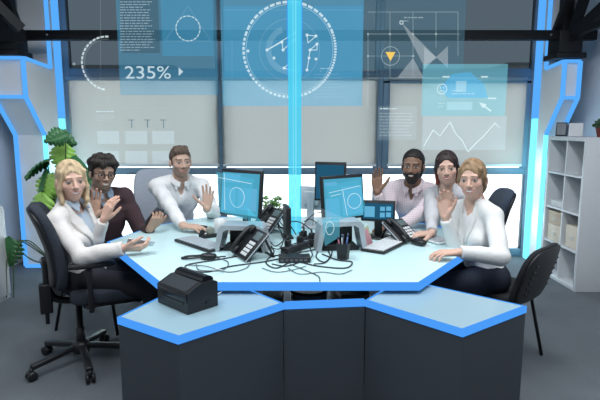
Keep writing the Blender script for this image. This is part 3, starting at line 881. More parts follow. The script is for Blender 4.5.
# steel across the window wall and the roof brackets on both ledges
b = empty('steel_beam', (0, 5.0, 2.333)); tag(b, 'long black steel tube running across the tops of the windows', 'beam')
MB().box((-2.95, -.04, -.045), (2.85, .04, .045), .006).build('tube', steel_m, b)
for x in (-2.42, 2.4):
    MB().lathe([(.012, 0), (.012, .012)], (0, 0, 0), 10, Matrix.Translation((x, -.04, 0)) @ Matrix.Rotation(PI / 2, 4, 'X')).build('bolt', mat('bolt_steel', lin(150, 155, 160), .3, 1.), b)
def truss(x, y, sgn, label):
    t = empty('steel_truss', (x, y, 2.11)); tag(t, label, 'truss')
    MB().box((-.14, -.16, 0), (.14, .12, .05), .004).box((-.11, -.13, .05), (.11, .10, .26), .004).build('bearing_block', steel_m, t)
    MB().box((-.05, -.05, .26), (.05, .05, 1.17), .004).build('post', steel_m, t)
    MB().bar((0, -.05, .16), (.52 * sgn, -1.5, 1.15), .09, .09).build('diagonal_strut', steel_m, t)
    MB().bar((.03 * sgn, -.08, .24), (.16 * sgn, -.35, 1.15), .07, .07).build('diagonal_strut', steel_m, t)
    MB().bar((-.10 * sgn, 0, .26), (-.10 * sgn, -.2, .52), .05, .05).build('gusset', steel_m, t)
    MB().bar((0, -.10, .22), (.30 * sgn, -1.6, .34), .06, .06).build('tie_rod', steel_m, t)
    return t
t1 = truss(-2.72, 4.86, -1, 'black steel truss foot on the ledge of the left column')
t2 = truss(2.58, 5.05, 1, 'black steel truss foot on the ledge of the right column')
t = empty('roof_steelwork', (-2.72, 3.9, 2.2)); tag(t, 'dark cluster of roof steel in the upper left corner', 'steelwork')
MB().box((-.10, -.06, -.02), (.02, .06, 1.1)).build('post', steel_m, t)
MB().bar((-.1, .2, .05), (.25, .2, 1.1), .09).build('brace', steel_m, t)
MB().bar((-.28, .0, .9), (.30, .6, .1), .08).build('brace', steel_m, t)
MB().bar((-.3, -.1, .02), (.10, .95, .10), .12).build('chord', steel_m, t)
MB().box((-.3, .25, .35), (.15, .40, 1.1)).build('gusset_plate', steel_m, t)

# ------------------------------------------------------------------ desk
top_m = mat('white_desk_top', lin(196, 226, 229), .28, noise=.02, nscale=3)
edge_m = glow('desk_edge_light', (.075, .35, 1.0), .95)
lam_m = mat('shaded_laminate', lin(62, 69, 76), .6, noise=.03, nscale=4)  # presumably light grey; colour darkened to carry the shade on the fronts
metal_leg = mat('white_metal', lin(200, 204, 208), .4)
DESK = [(-.653, 2.236), (.555, 2.236), (1.15, 3.08), (1.0, 3.62), (.68, 3.98), (-.74, 3.98), (-1.07, 3.62), (-1.215, 3.08)]
def inset(poly, d):
    n = len(poly); out = []
    for i in range(n):
        p, c, q = Vector(poly[i - 1]), Vector(poly[i]), Vector(poly[(i + 1) % n])
        a = (c - p).normalized(); b = (q - c).normalized()
        na = Vector((-a.y, a.x)); nb_ = Vector((-b.y, b.x)); m = (na + nb_).normalized()
        out.append(tuple(c + m * d / max(.3, m.dot(na))))
    return out
def ring(name, poly, z0, z1, w, m, parent):
    """edge band round a top: outside face plus a narrow lip on the top"""
    b = MB(); n = len(poly); ins = inset(poly, w)
    V = [(x, y, z0) for x, y in poly] + [(x, y, z1) for x, y in poly] + [(x, y, z1) for x, y in ins] + [(x, y, z0) for x, y in ins]
    F = []
    for i in range(n):
        j = (i + 1) % n
        for k in range(4):
            l = (k + 1) % 4
            F.append((k*n+i, k*n+j, l*n+j, l*n+i))
    b._add(V, F); return b.build(name, m, parent)
d = empty('hexagonal_desk', (0, 0, 0)); tag(d, 'large white hexagonal office desk with glowing blue edges, six people around it', 'desk')
MB().prism(inset(DESK, .010), .704, .740).build('desk_top', top_m, d)
ring('edge_light', DESK, .703, .7405, .012, edge_m, d)
for x, y in ((-.24, 2.75), (.42, 2.72), (-.80, 3.2), (.78, 3.2), (-.5, 3.75), (.5, 3.75)):
    MB().box((x - .025, y - .025, 0), (x + .025, y + .025, .704), .004).build('leg', metal_leg, d)
MB().box((-.8, 3.18, .64), (.78, 3.22, .70)).build('cross_bar', metal_leg, d)
def cabinet(name, poly, label):
    c = empty(name, (0, 0, 0)); tag(c, label, 'cabinet', 'low cabinets in front of the desk')
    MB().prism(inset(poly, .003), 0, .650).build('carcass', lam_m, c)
    MB().prism(inset(poly, .010), .651, .6845).build('top_panel', mat('shaded_white_top', lin(140, 168, 180), .3, noise=.02, nscale=3), c)  # same white as the desk top, its shade put into a darker colour
    ring('edge_light', poly, .655, .6850, .012, edge_m, c)
CZ = .685
def xy(px, py): q = onz(px, py, CZ); return (q.x, q.y)
p1, p2, p3 = xy(117, 317), xy(178, 337), xy(284, 303); q1, q2, q3 = xy(527, 306), xy(463, 330), xy(365, 300)
P_ = [p1, p2, p3, (p3[0] - .26, p3[1] + .29), (p1[0] + .12, p1[1] + .28)]
Q_ = [q2, q1, (q1[0] - .42, q1[1] + .36), (q3[0] + .10, q3[1] + .14), q3]
cabinet('low_cabinet', P_, 'low grey cabinet with glowing blue rim under the black printer')
cabinet('low_cabinet', Q_, 'low grey cabinet with glowing blue rim in front of the white-jacketed woman')
c = empty('front_panel', (0, 0, 0)); tag(c, 'plain grey modesty panel joining the two low cabinets, blue-lit top', 'panel')
mp = [p3, q3, (q3[0] - .002, q3[1] + .022), (p3[0] + .002, p3[1] + .022)]
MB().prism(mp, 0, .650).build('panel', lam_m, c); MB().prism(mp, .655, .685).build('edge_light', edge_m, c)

# things under the desk
def pc_tower(x, y, rz, m, label):
    t = empty('computer_tower', (x, y, 0), rz); tag(t, label, 'computer', 'computers under the desk')
    MB().box((-.09, -.21, .015), (.09, .21, .44), .008).build('case', m, t)
    MB().box((-.08, -.222, .05), (.08, -.211, .42), .004).build('front_cover', mat('black_plastic', lin(24, 26, 30), .45), t)
    for sx in (-.07, .07):
        for sy in (-.17, .17): MB().box((sx - .015, sy - .015, 0), (sx + .015, sy + .015, .015)).build('foot', mat('black_plastic', (0, 0, 0)), t)
plastic = mat('black_plastic', lin(24, 26, 30), .45)
pc_tower(-.20, 3.1, .0, plastic, 'black computer tower under the desk, left of the white bin')
pc_tower(.32, 3.15, .1, plastic, 'black computer tower under the desk beside the grey pedestal')
t = empty('waste_bin', (.06, 3.3, 0)); tag(t, 'small pale waste bin under the middle of the desk', 'bin')
MB().lathe([(.10, 0), (.13, .36), (.124, .36), (.096, .01)], n=20).build('bucket', mat('bin_grey', lin(150, 154, 158), .5), t)
MB().lathe([(.131, .35), (.136, .355), (.136, .37), (.124, .37)], n=20).build('rim', plastic, t)
t = empty('drawer_pedestal', (.56, 3.35, 0)); tag(t, 'grey-brown drawer pedestal under the desk on the right', 'drawer unit')
MB().box((-.21, -.22, .03), (.21, .22, .55), .006).build('carcass', mat('grey_brown_board', lin(96, 92, 90), .6), t)
for k in range(3):
    q = MB().box((-.2, -.235, .05 + k * .165), (.2, -.22, .205 + k * .165), .003).build('drawer', mat('grey_brown_front', lin(110, 106, 102), .6), t)
    MB().box((-.06, -.248, .17 + k * .165), (.06, -.235, .18 + k * .165), .002).build('handle', mat('satin_metal', lin(170, 172, 176), .35, 1.), q)

# ------------------------------------------------------------------ chairs
def upholstery(name, c): return mat(name, c, .95, noise=.35, nscale=120, bump=.5, bscale=260)
dark_fab = upholstery('charcoal_fabric', lin(46, 52, 62)); light_fab = upholstery('light_grey_fabric', lin(168, 174, 186)); blue_fab = upholstery('blue_black_fabric', lin(52, 62, 78))
black_fab = upholstery('black_fabric', lin(30, 32, 37))
def task_chair(loc, rz, fab, label, arms=True, back_h=.54, star=0.25, seat_z=.455, fwd=0., arm_y=.0):
    t = empty('task_chair', loc, rz); tag(t, label, 'chair', 'office chairs round the desk')
    MB().pillow((.245, .24, .045), .35, 18, Matrix.Translation((0, .0, seat_z)), lambda p: Vector((p.x, p.y, p.z - (.03 * max(0, (p.y - .12) / .12) ** 2)))).build('seat', fab, t)
    MB().box((-.15, -.17, seat_z - .085), (.15, .15, seat_z - .045), .012).build('seat_pan', plastic, t)
    zb = seat_z + .09
    bend = lambda p: Vector((p.x * (1 - .12 * max(0, p.z / back_h * 2)), p.y - .30 - (.05 * p.x * p.x / .04) * -1 * .5 + .045 * math.cos(p.z / back_h * 3.0) - .10 * (p.z / back_h + .5), p.z + zb + back_h / 2 - .05))
    MB().pillow((.225, .036, back_h / 2), .38, 20, None, bend).build('backrest', fab, t)
    bs = lambda p: bend(p) + Vector((0, -.035, 0))
    MB().pillow((.205, .02, back_h / 2 - .02), .38, 16, None, bs).build('back_shell', plastic, t)
    MB().tube(bez([(0, -.12, seat_z - .06), (0, -.26, seat_z - .06), (0, -.345, seat_z + .0), (0, -.355, seat_z + .22)], 6), .022, 8).build('back_bar', plastic, t)
    MB().box((-.035, -.40, seat_z - .12), (.035, -.33, seat_z + .06), .008).build('back_bracket', plastic, t)
    MB().tube([(0, -.365, seat_z - .12), (0, -.365, seat_z - .19)], .012, 8).build('adjuster_knob', plastic, t)
    MB().lathe([(.026, .11), (.026, .23), (.019, .23), (.019, seat_z - .08)], n=16).build('gas_column', plastic, t)
    h = MB().lathe([(.05, .075), (.055, .10), (.05, .135), (.03, .15)], n=18).build('hub', plastic, t)
    for k in range(5):
        a = star + 2 * PI * k / 5; ux, uy = math.cos(a), math.sin(a)
        l = MB().bar((ux * .03, uy * .03, .115), (ux * .30, uy * .30, .078), .040, .030, bev=.006).build('leg', plastic, t)
        c = MB()
        for s in (-1, 1):
            M = Matrix.Translation((ux * .30 - uy * .016 * s, uy * .30 + ux * .016 * s, .028)) @ Matrix.Rotation(a + PI / 2, 4, 'Z') @ Matrix.Rotation(PI / 2, 4, 'Y')
            c.lathe([(.014, -.010), (.028, -.008), (.028, .008), (.014, .010)], n=16, M=M)
        c.tube([(ux * .30, uy * .30, .03), (ux * .30, uy * .30, .075)], .011, 8).build('caster', plastic, l)
    if arms:
        for s in (-1, 1):
            ar = empty('armrest', (0, 0, 0)); ar.parent = t
            MB().bar((s * .18, arm_y, seat_z - .06), (s * .285, arm_y, seat_z - .03), .05, .02).bar((s * .28, arm_y, seat_z - .06), (s * .28, arm_y, seat_z + .20), .05, .028, up=(0, 1, 0), bev=.005).build('arm_post', plastic, ar)
            MB().pillow((.040, .125, .017), .5, 12, Matrix.Translation((s * .28, arm_y + .015, seat_z + .215))).build('arm_pad', mat('soft_black', lin(28, 30, 34), .6), ar)
    for s, y in ((-1, -.06), (-1, .10)):
        MB().tube([(s * .10, y, seat_z - .07), (s * .22, y, seat_z - .085), (s * .245, y, seat_z - .16)], .007, 6).pillow((.016, .022, .012), .6, 8, Matrix.Translation((s * .248, y, seat_z - .175))).build('lever', plastic, t)
    for o in t.children:
        if o.name.split('.')[0] not in ('leg', 'hub', 'gas_column'): o.location.y += fwd
    return t
task_chair((-1.36, 2.95, 0), -1.12, dark_fab, 'charcoal task chair with armrests under the blonde woman', star=.1, fwd=.19, back_h=.50, seat_z=.475, arm_y=-.13)
task_chair((-1.15, 4.27, 0), PI + .50, light_fab, 'light grey task chair behind the white-shirted man', arms=False, seat_z=.46, back_h=.58)
task_chair((1.08, 3.56, 0), 1.40, blue_fab, 'blue-black office chair behind the women on the right', arms=False, back_h=.53, seat_z=.455)
def visitor_chair(loc, rz, label):
    t = empty('visitor_chair', loc, rz); tag(t, label, 'chair', 'office chairs round the desk')
    MB().pillow((.235, .215, .03), .35, 16, Matrix.Translation((0, 0, .455))).build('seat', black_fab, t)
    MB().box((-.21, -.19, .412), (.21, .19, .43), .008).build('seat_pan', plastic, t)
    bend = lambda p: Vector((p.x * (1 - .22 * max(0, p.z / .17) ** 2), p.y - .235 - (p.z + .17) * .30 + .5 * p.x * p.x, p.z + .605))
    MB().pillow((.235, .022, .175), .42, 18, None, bend).build('backrest', black_fab, t)
    sh_ = MB().pillow((.225, .012, .168), .42, 16, None, lambda p: bend(p) + Vector((0, -.022, 0)))
    for k in range(6): sh_.bar(bend(Vector((-.17, -.036, -.10 + k * .035))), bend(Vector((.17, -.036, -.10 + k * .035))), .008, .008)
    sh_.build('back_shell', plastic, t)
    for s in (-1, 1):
        MB().tube([(s * .215, .18, .42), (s * .225, .235, 0.005)], .011, 8).build('leg', steel_m, t)
        MB().tube([(s * .215, -.16, .42), (s * .235, -.25, 0.005)], .011, 8).build('leg', steel_m, t)
        MB().tube([(s * .13, -.12, .415), (s * .13, -.235, .43), (s * .13, -.265, .48), (s * .13, -.29, .56)], .010, 8).build('back_support', steel_m, t)
    MB().tube([(-.215, -.16, .42), (.215, -.16, .42)], .010, 8).tube([(-.215, .18, .42), (.215, .18, .42)], .010, 8).build('frame', steel_m, t)
    return t
visitor_chair((1.21, 3.06, 0), .76, 'black visitor chair with ribbed back under the white-jacketed woman')
visitor_chair((-1.47, 3.62, 0), -PI / 2 - .2, 'black visitor chair under the man in the maroon sweater')
visitor_chair((1.02, 4.13, 0), PI - .5, 'black visitor chair under the bearded man')

# ------------------------------------------------------------------ shelving on the right, low cupboard on the left
white_lam = mat('white_laminate', lin(206, 210, 214), .45, noise=.02)
s = empty('shelf_unit', (2.45, 4.30, 0)); tag(s, 'tall white cube shelving against the right wall, boxes inside', 'shelf')
W_, D_, Hh_ = .66, .39, 1.37
MB().box((0, 0, 0), (D_, .035, Hh_), .002).build('side_panel', white_lam, s); MB().box((0, W_ - .035, 0), (D_, W_, Hh_), .002).build('side_panel', white_lam, s)
MB().box((0, .035, Hh_ - .035), (D_, W_ - .035, Hh_), .002).build('top_panel', white_lam, s); MB().box((0, .035, 0.0), (D_, W_ - .035, .035), .002).build('bottom_panel', white_lam, s)
MB().box((.01, W_ / 2 - .009, .035), (D_ - .01, W_ / 2 + .009, Hh_ - .035)).build('divider', white_lam, s)
for k in range(1, 4): MB().box((.004, .035, k * .335 + .008), (D_ - .004, W_ - .035, k * .335 + .026)).build('shelf_board', white_lam, s)
MB().box((D_ - .008, .03, .03), (D_, W_ - .03, Hh_ - .03)).build('back_panel', white_lam, s)
def carton(x, y, z, a, b_, h, label, m, lid=True):
    t = empty('storage_box', (x, y, z)); tag(t, label, 'box', 'boxes on the white shelving')
    MB().box((0, 0, 0), (a, b_, h), .004).build('carton', m, t)
    if lid: MB().box((-.003, -.003, h - .035), (a + .003, b_ + .003, h + .002), .002).build('lid', m, t)
    MB().box((-.0045, b_ / 2 - .03, h * .35), (-.0005, b_ / 2 + .03, h * .55)).build('paper_label', mat('label_paper', lin(200, 198, 190), .8), t)
cream = mat('cream_card', lin(214, 204, 188), .85, noise=.04); buff = mat('buff_card', lin(196, 180, 160), .85)
carton(2.48, 4.36, .362, .28, .22, .20, 'open buff box on the shelf nearest the side panel', cream, False)
carton(2.47, 4.655, .362, .30, .24, .155, 'lower cream box of the two stacked at the far side', cream)
carton(2.47, 4.655, .521, .30, .24, .125, 'upper cream box of the two stacked at the far side', buff)
carton(2.48, 4.68, .697, .22, .22, .055, 'flat white box on the shelf above the cream boxes', mat('white_card', lin(214, 218, 220), .8), False)
t = empty('picture_frame', (2.515, 4.86, Hh_), -.6, (-.18, 0, -.6)); tag(t, 'small dark picture frame leaning on top of the white shelving', 'picture frame')
MB().box((-.048, -.008, .002), (.048, .008, .135), .003).build('frame', plastic, t); MB().box((-.038, -.0095, .014), (.038, -.0075, .123)).build('photo', mat('photo_grey', lin(120, 124, 132), .5, noise=.6, nscale=14), t)
t = empty('card', (2.545, 4.66, Hh_), rot=(-.16, 0, -.55)); tag(t, 'blank white card standing beside the picture frame', 'card')
MB().box((-.058, -.004, .003), (.058, .004, .125), .001).build('sheet', mat('white_paper', lin(212, 214, 218), .8), t); MB().box((-.02, .004, .003), (.02, .03, .08), .001).build('strut', mat('white_paper', (0, 0, 0)), t)
t = empty('low_cupboard', (-2.95, 3.55, 0)); tag(t, 'low white cupboard at the left frame edge', 'cupboard')
MB().box((0, 0, 0), (.44, .62, .80), .003).build('carcass', white_lam, t)
for k in range(2):
    q = MB().box((.44, .01 + k * .305, .04), (.455, .305 + k * .305, .78), .002).build('door', white_lam, t)
    MB().box((.455, .26 + k * .10, .42), (.468, .27 + k * .10, .54), .002).build('handle', mat('satin_metal', (0, 0, 0)), q)

# ------------------------------------------------------------------ plants
leaf_dark = mat('monstera_dark', lin(58, 112, 66), .35, noise=.25, nscale=9); leaf_lit = mat('monstera_backlit', lin(150, 200, 92), .4, noise=.2, nscale=9)  # second green is the backlit copy: light through the leaf put into the colour
for m_ in (leaf_dark, leaf_lit):
    m_.node_tree.nodes['Principled BSDF'].inputs['Subsurface Weight'].default_value = 0
stem_m = mat('plant_stem', lin(70, 96, 58), .6)
def monstera_leaf(L):
    """heart-shaped leaf with slits, tip at -y, curved; stalk joins at the origin"""
    b = MB(); cols = 26
    def halfw(t): return L * .44 * math.sin(PI * min(1, t ** .72)) ** .8
    for s in (-1, 1):
        rows = []
        for i in range(cols + 1):
            t = i / cols; w = halfw(t)
            slit = (i % 4 == 3) and .15 < t < .9
            rows.append((t, w * (.42 if slit else 1.)))
        V = []
        for t, w in rows:
            for j in range(5):
                q = j / 4; x = s * w * q; y = -t * L + L * .14 - q * q * L * .10 * (1 - t)
                V.append((x, y, -.30 * L * t * t + .10 * L * q * (1 - q) * 2 - .18 * L * q * q * .6))
        n = len(V)
        V2 = V + [(x, y, z - .0016) for x, y, z in V]; F = []
        for i in range(cols):
            for j in range(4):
                a, b_, c_, d_ = i*5+j, i*5+j+1, (i+1)*5+j+1, (i+1)*5+j
                F.append((a, b_, c_, d_)); F.append((a + n, d_ + n, c_ + n, b_ + n))
            F.append((i*5+4, i*5+4+n, (i+1)*5+4+n, (i+1)*5+4))
        b._add(V2, F, True)
    return b
pt = empty('monstera_plant', (-2.12, 4.28, 0)); tag(pt, 'tall monstera plant with slit leaves behind the blonde woman', 'plant')
MB().lathe([(.11, 0), (.15, .30), (.155, .30), (.155, .32), (.14, .32), (.135, .27)], n=24).build('pot', mat('grey_pot', lin(120, 124, 128), .6), pt)
MB().lathe([(.136, .26), (.10, .275), (.0, .28)], n=20).build('soil', mat('soil', lin(46, 36, 30), .95, noise=.4), pt)
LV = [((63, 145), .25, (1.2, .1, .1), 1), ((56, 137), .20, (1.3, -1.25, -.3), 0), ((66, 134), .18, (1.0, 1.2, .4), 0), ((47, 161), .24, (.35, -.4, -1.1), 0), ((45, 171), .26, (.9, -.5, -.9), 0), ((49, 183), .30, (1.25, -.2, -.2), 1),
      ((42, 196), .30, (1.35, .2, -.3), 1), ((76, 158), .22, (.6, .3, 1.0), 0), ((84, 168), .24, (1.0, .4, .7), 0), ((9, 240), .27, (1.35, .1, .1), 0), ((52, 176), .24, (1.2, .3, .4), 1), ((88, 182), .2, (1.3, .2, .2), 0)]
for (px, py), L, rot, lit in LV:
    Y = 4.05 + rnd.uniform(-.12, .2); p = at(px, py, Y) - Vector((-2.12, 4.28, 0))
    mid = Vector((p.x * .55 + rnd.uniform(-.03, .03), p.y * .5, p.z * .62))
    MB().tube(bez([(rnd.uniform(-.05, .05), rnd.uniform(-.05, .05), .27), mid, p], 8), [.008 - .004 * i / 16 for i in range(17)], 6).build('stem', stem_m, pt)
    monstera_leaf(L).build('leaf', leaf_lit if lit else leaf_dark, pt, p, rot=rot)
for k in range(3):
    x = (-.42, -.36, -.30)[k]
    MB().tube(bez([(-.05, 0, .28), (x * .7, -.1, .50), (x, -.15, .36), (x - .02, -.18, .02)], 8), .005, 5).build('aerial_root', stem_m, pt)
def small_plant(loc, r, h, n, pot_m, label, spread, lm):
    t = empty('potted_plant', loc); tag(t, label, 'plant', 'small potted plants')
    MB().lathe([(r * .72, 0), (r, h), (r * 1.04, h), (r * 1.04, h * 1.1), (r * .9, h * 1.1), (r * .85, h * .9), (0, h * .9)], n=18).build('pot', pot_m, t)
    f = MB()
    for k in range(n):
        a = rnd.uniform(0, 2 * PI); e = rnd.uniform(.2, 1.3); L = rnd.uniform(.5, 1) * spread
        tip = Vector((math.cos(a) * math.cos(e) * L, math.sin(a) * math.cos(e) * L, h + math.sin(e) * L))
        f.tube([(0, 0, h * .9), (tip.x * .5, tip.y * .5, h + (tip.z - h) * .6), tip], .0016, 4)
        f.pillow((.012, .018, .004), .8, 6, Matrix.Translation(tip) @ Matrix.Rotation(a, 4, 'Z') @ Matrix.Rotation(rnd.uniform(-.8, .8), 4, 'X'))
    f.build('foliage', lm, t, merge=False)
small_plant((2.635, 4.40, Hh_), .052, .075, 60, mat('red_clay', lin(140, 66, 60), .6), 'small leafy plant in a red pot on the white shelving', .085, mat('succulent_green', lin(62, 92, 60), .6))
small_plant((-.215, 3.72, .741), .05, .075, 70, mat('terracotta_brown', lin(150, 100, 72), .7), 'small bushy plant in a brown pot at the back of the desk', .14, mat('herb_green', lin(96, 134, 70), .6))
# ------------------------------------------------------------------ things on the desk
ZD = .7408
silver = mat('silver_plastic', lin(176, 182, 188), .35, .3)
lkey = mat('light_keys', lin(206, 210, 212), .5); dkey = mat('dark_keys', lin(52, 56, 62), .5)
def keyboard(x, y, ang, L, W, base, keys, label):
    t = empty('keyboard', (x, y, ZD), ang); tag(t, label, 'keyboard', 'keyboards on the desk')
    b = MB(); b.box((-L/2, -W/2, .002), (L/2, W/2, .016), .003).build('case', base, t)
    k = MB(); cols, rows = 15, 5; cw, rh = (L - .02) / cols, (W - .02) / rows
    for i in range(cols):
        for j in range(rows):
            if j == 0 and 4 <= i <= 9:
                if i == 4: k.box((-L/2 + .01 + i*cw + .001, -W/2 + .011, .016), (-L/2 + .01 + (i+6)*cw - .001, -W/2 + .009 + rh, .022))
                continue
            k.box((-L/2 + .01 + i*cw + .0012, -W/2 + .01 + j*rh + .001, .016), (-L/2 + .01 + (i+1)*cw - .0012, -W/2 + .01 + (j+1)*rh - .001, .022))
    k.build('keys', keys, t)
    f = MB()
    for s in (-1, 1): f.box((s*(L/2 - .05) - .015, W/2 - .02, -.0005), (s*(L/2 - .05) + .015, W/2 - .008, .004))
    f.build('feet', plastic, t)
keyboard(-.605, 2.985, -.83, .40, .145, plastic, mat('grey_keys', lin(168, 178, 184), .5), 'black keyboard on the left of the desk, before the grey riser')
keyboard(.525, 2.96, .98, .40, .15, plastic, lkey, 'pale-keyed keyboard lying in front of the bearded man\'s desk phone')
keyboard(.815, 3.19, -1.12, .40, .13, lkey, mat('mid_keys', lin(160, 166, 172), .5), 'white keyboard under the hand of the woman in grey')
def mouse(x, y, ang, label):
    t = empty('computer_mouse', (x, y, ZD), ang); tag(t, label, 'mouse', 'mice on the desk')
    MB().pillow((.032, .055, .020), .75, 14, Matrix.Translation((0, 0, .019))).build('shell', plastic, t)
    MB().box((-.0012, .005, .0395), (.0012, .05, .0400)).build('button_gap', silver, t)
    MB().tube([(-.004, .028, .040), (.004, .028, .040)], .006, 10).build('wheel', silver, t)
mouse(.728, 2.995, .5, 'black mouse beside the pale-keyed keyboard'); mouse(-.69, 3.42, 1.2, 'black mouse by the white-shirted man\'s resting hand')
def riser(x, y, ang, w, h, dep, label):
    t = empty('monitor_riser', (x, y, ZD), ang); tag(t, label, 'stand', 'monitor risers on the desk')
    f = MB(); a = w / 2; th = .026; sl = .035
    prof = [(-a, 0), (-a + th, 0), (-a + th + sl * .8, h - th - .012), (-a + th + sl + .012, h - th), (a - th - sl - .012, h - th), (a - th - sl * .8, h - th - .012), (a - th, 0), (a, 0), (a - sl * .7, h - .02), (a - sl - .01, h), (-a + sl + .01, h), (-a + sl * .7, h - .02)]
    M = Matrix(((1, 0, 0, 0), (0, 0, -1, 0), (0, 1, 0, 0), (0, 0, 0, 1)))
    # the arch is a concave outline: build it from quads so that it closes cleanly
    segs = [(0, 1, 2, 11), (11, 2, 3, 10), (10, 3, 4, 9), (9, 4, 5, 8), (8, 5, 6, 7)]
    n = len(prof); V = [(px_, -dep/2, pz) for px_, pz in prof] + [(px_, dep/2, pz) for px_, pz in prof]
    F = [tuple(q) for q in segs] + [tuple(i + n for i in q[::-1]) for q in segs] + [(i, i + n, (i + 1) % n + n, (i + 1) % n) for i in range(n)]
    f._add(V, F); f.build('arch', silver, t)
    MB().box((-a + th + sl, dep / 2 - .02, .005), (a - th - sl, dep / 2 - .008, h - th)).build('back_plate', plastic, t)
    MB().box((-a + th + .02, -dep / 2 + .03, .0), (a - th - .02, dep / 2 - .03, .02), .003).box((-a + th + .03, -dep / 2 + .03, .022), (a - th - .035, dep / 2 - .04, .036), .003).build('tray', plastic, t)
    return t
riser(-.335, 2.885, -.10, .31, .155, .16, 'silver arched riser on the left, black desk phone leaning before it')
riser(.235, 2.90, .12, .30, .175, .16, 'silver arched riser on the right, black pen cup standing before it')
scr_c = glow('screen_cyan', (.10, .50, .72), .75); scr_d = glow('screen_deep_blue', (.02, .12, .22), .8); scr_w = glow('screen_window_blue', (.16, .55, .85), .8)
def monitor(x, y, zc, w, h, yaw, tilt, label, scr=scr_c, body=plastic, tiles=(), foot=True, name='monitor'):
    t = empty(name, (x, y, ZD), yaw); tag(t, label, 'monitor', 'screens on the desk')
    M = Matrix.Translation((0, 0, zc - ZD)) @ Matrix.Rotation(-tilt, 4, 'X')
    MB().box((-w/2, 0, -h/2), (w/2, .028, h/2), .004, M).box((-w*.3, .028, -h*.3), (w*.3, .05, h*.3), .008, M).build('casing', body, t)
    if scr:
        s = MB().box((-w/2 + .012, -.0015, -h/2 + .014), (w/2 - .012, .001, h/2 - .020), 0, M).build('screen', scr, t)
        if tiles:
            q = MB()
            for a, b, c, d_ in tiles: q.box((-w/2 + a * w, -.003, -h/2 + b * h), (-w/2 + c * w, -.0012, -h/2 + d_ * h), 0, M)
            q.build('screen_windows', scr_w, s)
    if foot:
        MB().bar((0, .045, zc - ZD), (0, .07, .01), .05, .022).build('neck', body, t)
        MB().lathe([(.09, 0), (.09, .008), (.04, .014)], (0, .06, 0), 20).build('foot', body, t)
    return t
monitor(-.372, 3.07, 1.05, .33, .29, -.62, .10, 'monitor on the left behind the silver riser, cyan screen turned to the waving man', tiles=((.06, .72, .5, .9), (.06, .1, .4, .6), (.46, .15, .92, .62)))
monitor(.205, 3.42, 1.085, .22, .27, -.35, .04, 'black monitor standing behind the large cyan screen on the right', scr=scr_d)
monitor(.275, 3.10, 1.02, .33, .28, .60, .10, 'monitor on the right behind the pen cup, large cyan screen with dark top bezel', tiles=((.06, .78, .34, .86), (.45, .1, .94, .74), (.06, .1, .38, .5)))
monitor(.50, 3.16, .925, .215, .135, -.22, .15, 'small black screen with blue windows beside the desk phone on the right', scr=scr_d, tiles=((.56, .2, .70, .42), (.74, .22, .88, .44), (.56, .5, .70, .7), (.74, .52, .88, .72), (.1, .2, .4, .7)))
monitor(.10, 3.62, .945, .20, .17, 2.7, .0, 'white monitor seen from behind, right of the glowing column', scr=None, body=mat('white_plastic', lin(190, 196, 202), .4))
def desk_phone(x, y, yaw, lean, label):
    t = empty('desk_phone', (x, y, ZD), yaw); tag(t, label, 'phone', 'desk phones')
    M = Matrix.Translation((0, -.055, .006)) @ Matrix.Rotation(lean, 4, 'X')
    MB().box((-.10, 0, -.014), (.10, .19, .012), .006, M).build('body', plastic, t)
    MB().box((-.102, -.002, -.004), (.102, .192, .003), .001, M).build('silver_band', silver, t)
    MB().box((.0, .125, .012), (.085, .175, .0145), .001, M).build('display', mat('lcd_grey', lin(96, 110, 112), .25), t)
    k = MB()
    for i in range(3):
        for j in range(4): k.box((.005 + i * .027, .02 + j * .024, .012), (.026 + i * .027, .038 + j * .024, .016), .001, M)
    k.build('keypad', lkey, t)
    h = MB().tube([M @ Vector(p) for p in bez([(-.062, .012, .028), (-.062, .03, .040), (-.062, .095, .046), (-.062, .16, .040), (-.062, .18, .028)], 6)], .0145, 10)
    for yy in (.022, .17): h.pillow((.024, .026, .014), .6, 10, M @ Matrix.Translation((-.062, yy, .024)))
    h.build('handset', plastic, t)
    tp = M @ Vector((0, .165, -.012))
    MB().bar((-.06, tp.y, tp.z), (-.06, tp.y + .055, .004), .02, .008).bar((.06, tp.y, tp.z), (.06, tp.y + .055, .004), .02, .008).bar((-.07, tp.y + .055, .005), (.07, tp.y + .055, .005), .012, .008).build('stand', plastic, t)
    return t
desk_phone(-.285, 2.70, -1.10, .80, 'black desk phone leaning on its stand before the left riser')
desk_phone(.66, 3.10, .75, .62, 'black desk phone with curved handset by the pale-keyed keyboard')
desk_phone(-.215, 3.42, -1.0, .85, 'black desk phone at the back, left of the glowing column')
t = empty('headset', (-.545, 2.655, ZD), -.1); tag(t, 'black headset lying on the desk before the left keyboard', 'headset')
MB().tube(bez([(-.10, -.012, .008), (-.075, .02, .010), (-.02, .022, .014), (.02, .016, .02)], 6) , .006, 8).tube(bez([(-.10, -.012, .008), (-.06, -.022, .009), (-.01, -.012, .012), (.02, .0, .018)], 6), .006, 8).build('headband', plastic, t)
MB().pillow((.045, .026, .016), .6, 12, Matrix.Translation((.045, .004, .017))).build('ear_cushion', plastic, t)
MB().tube(bez([(.08, .0, .014), (.11, .02, .012), (.135, .03, .012)], 5), .004, 6).build('microphone', plastic, t)
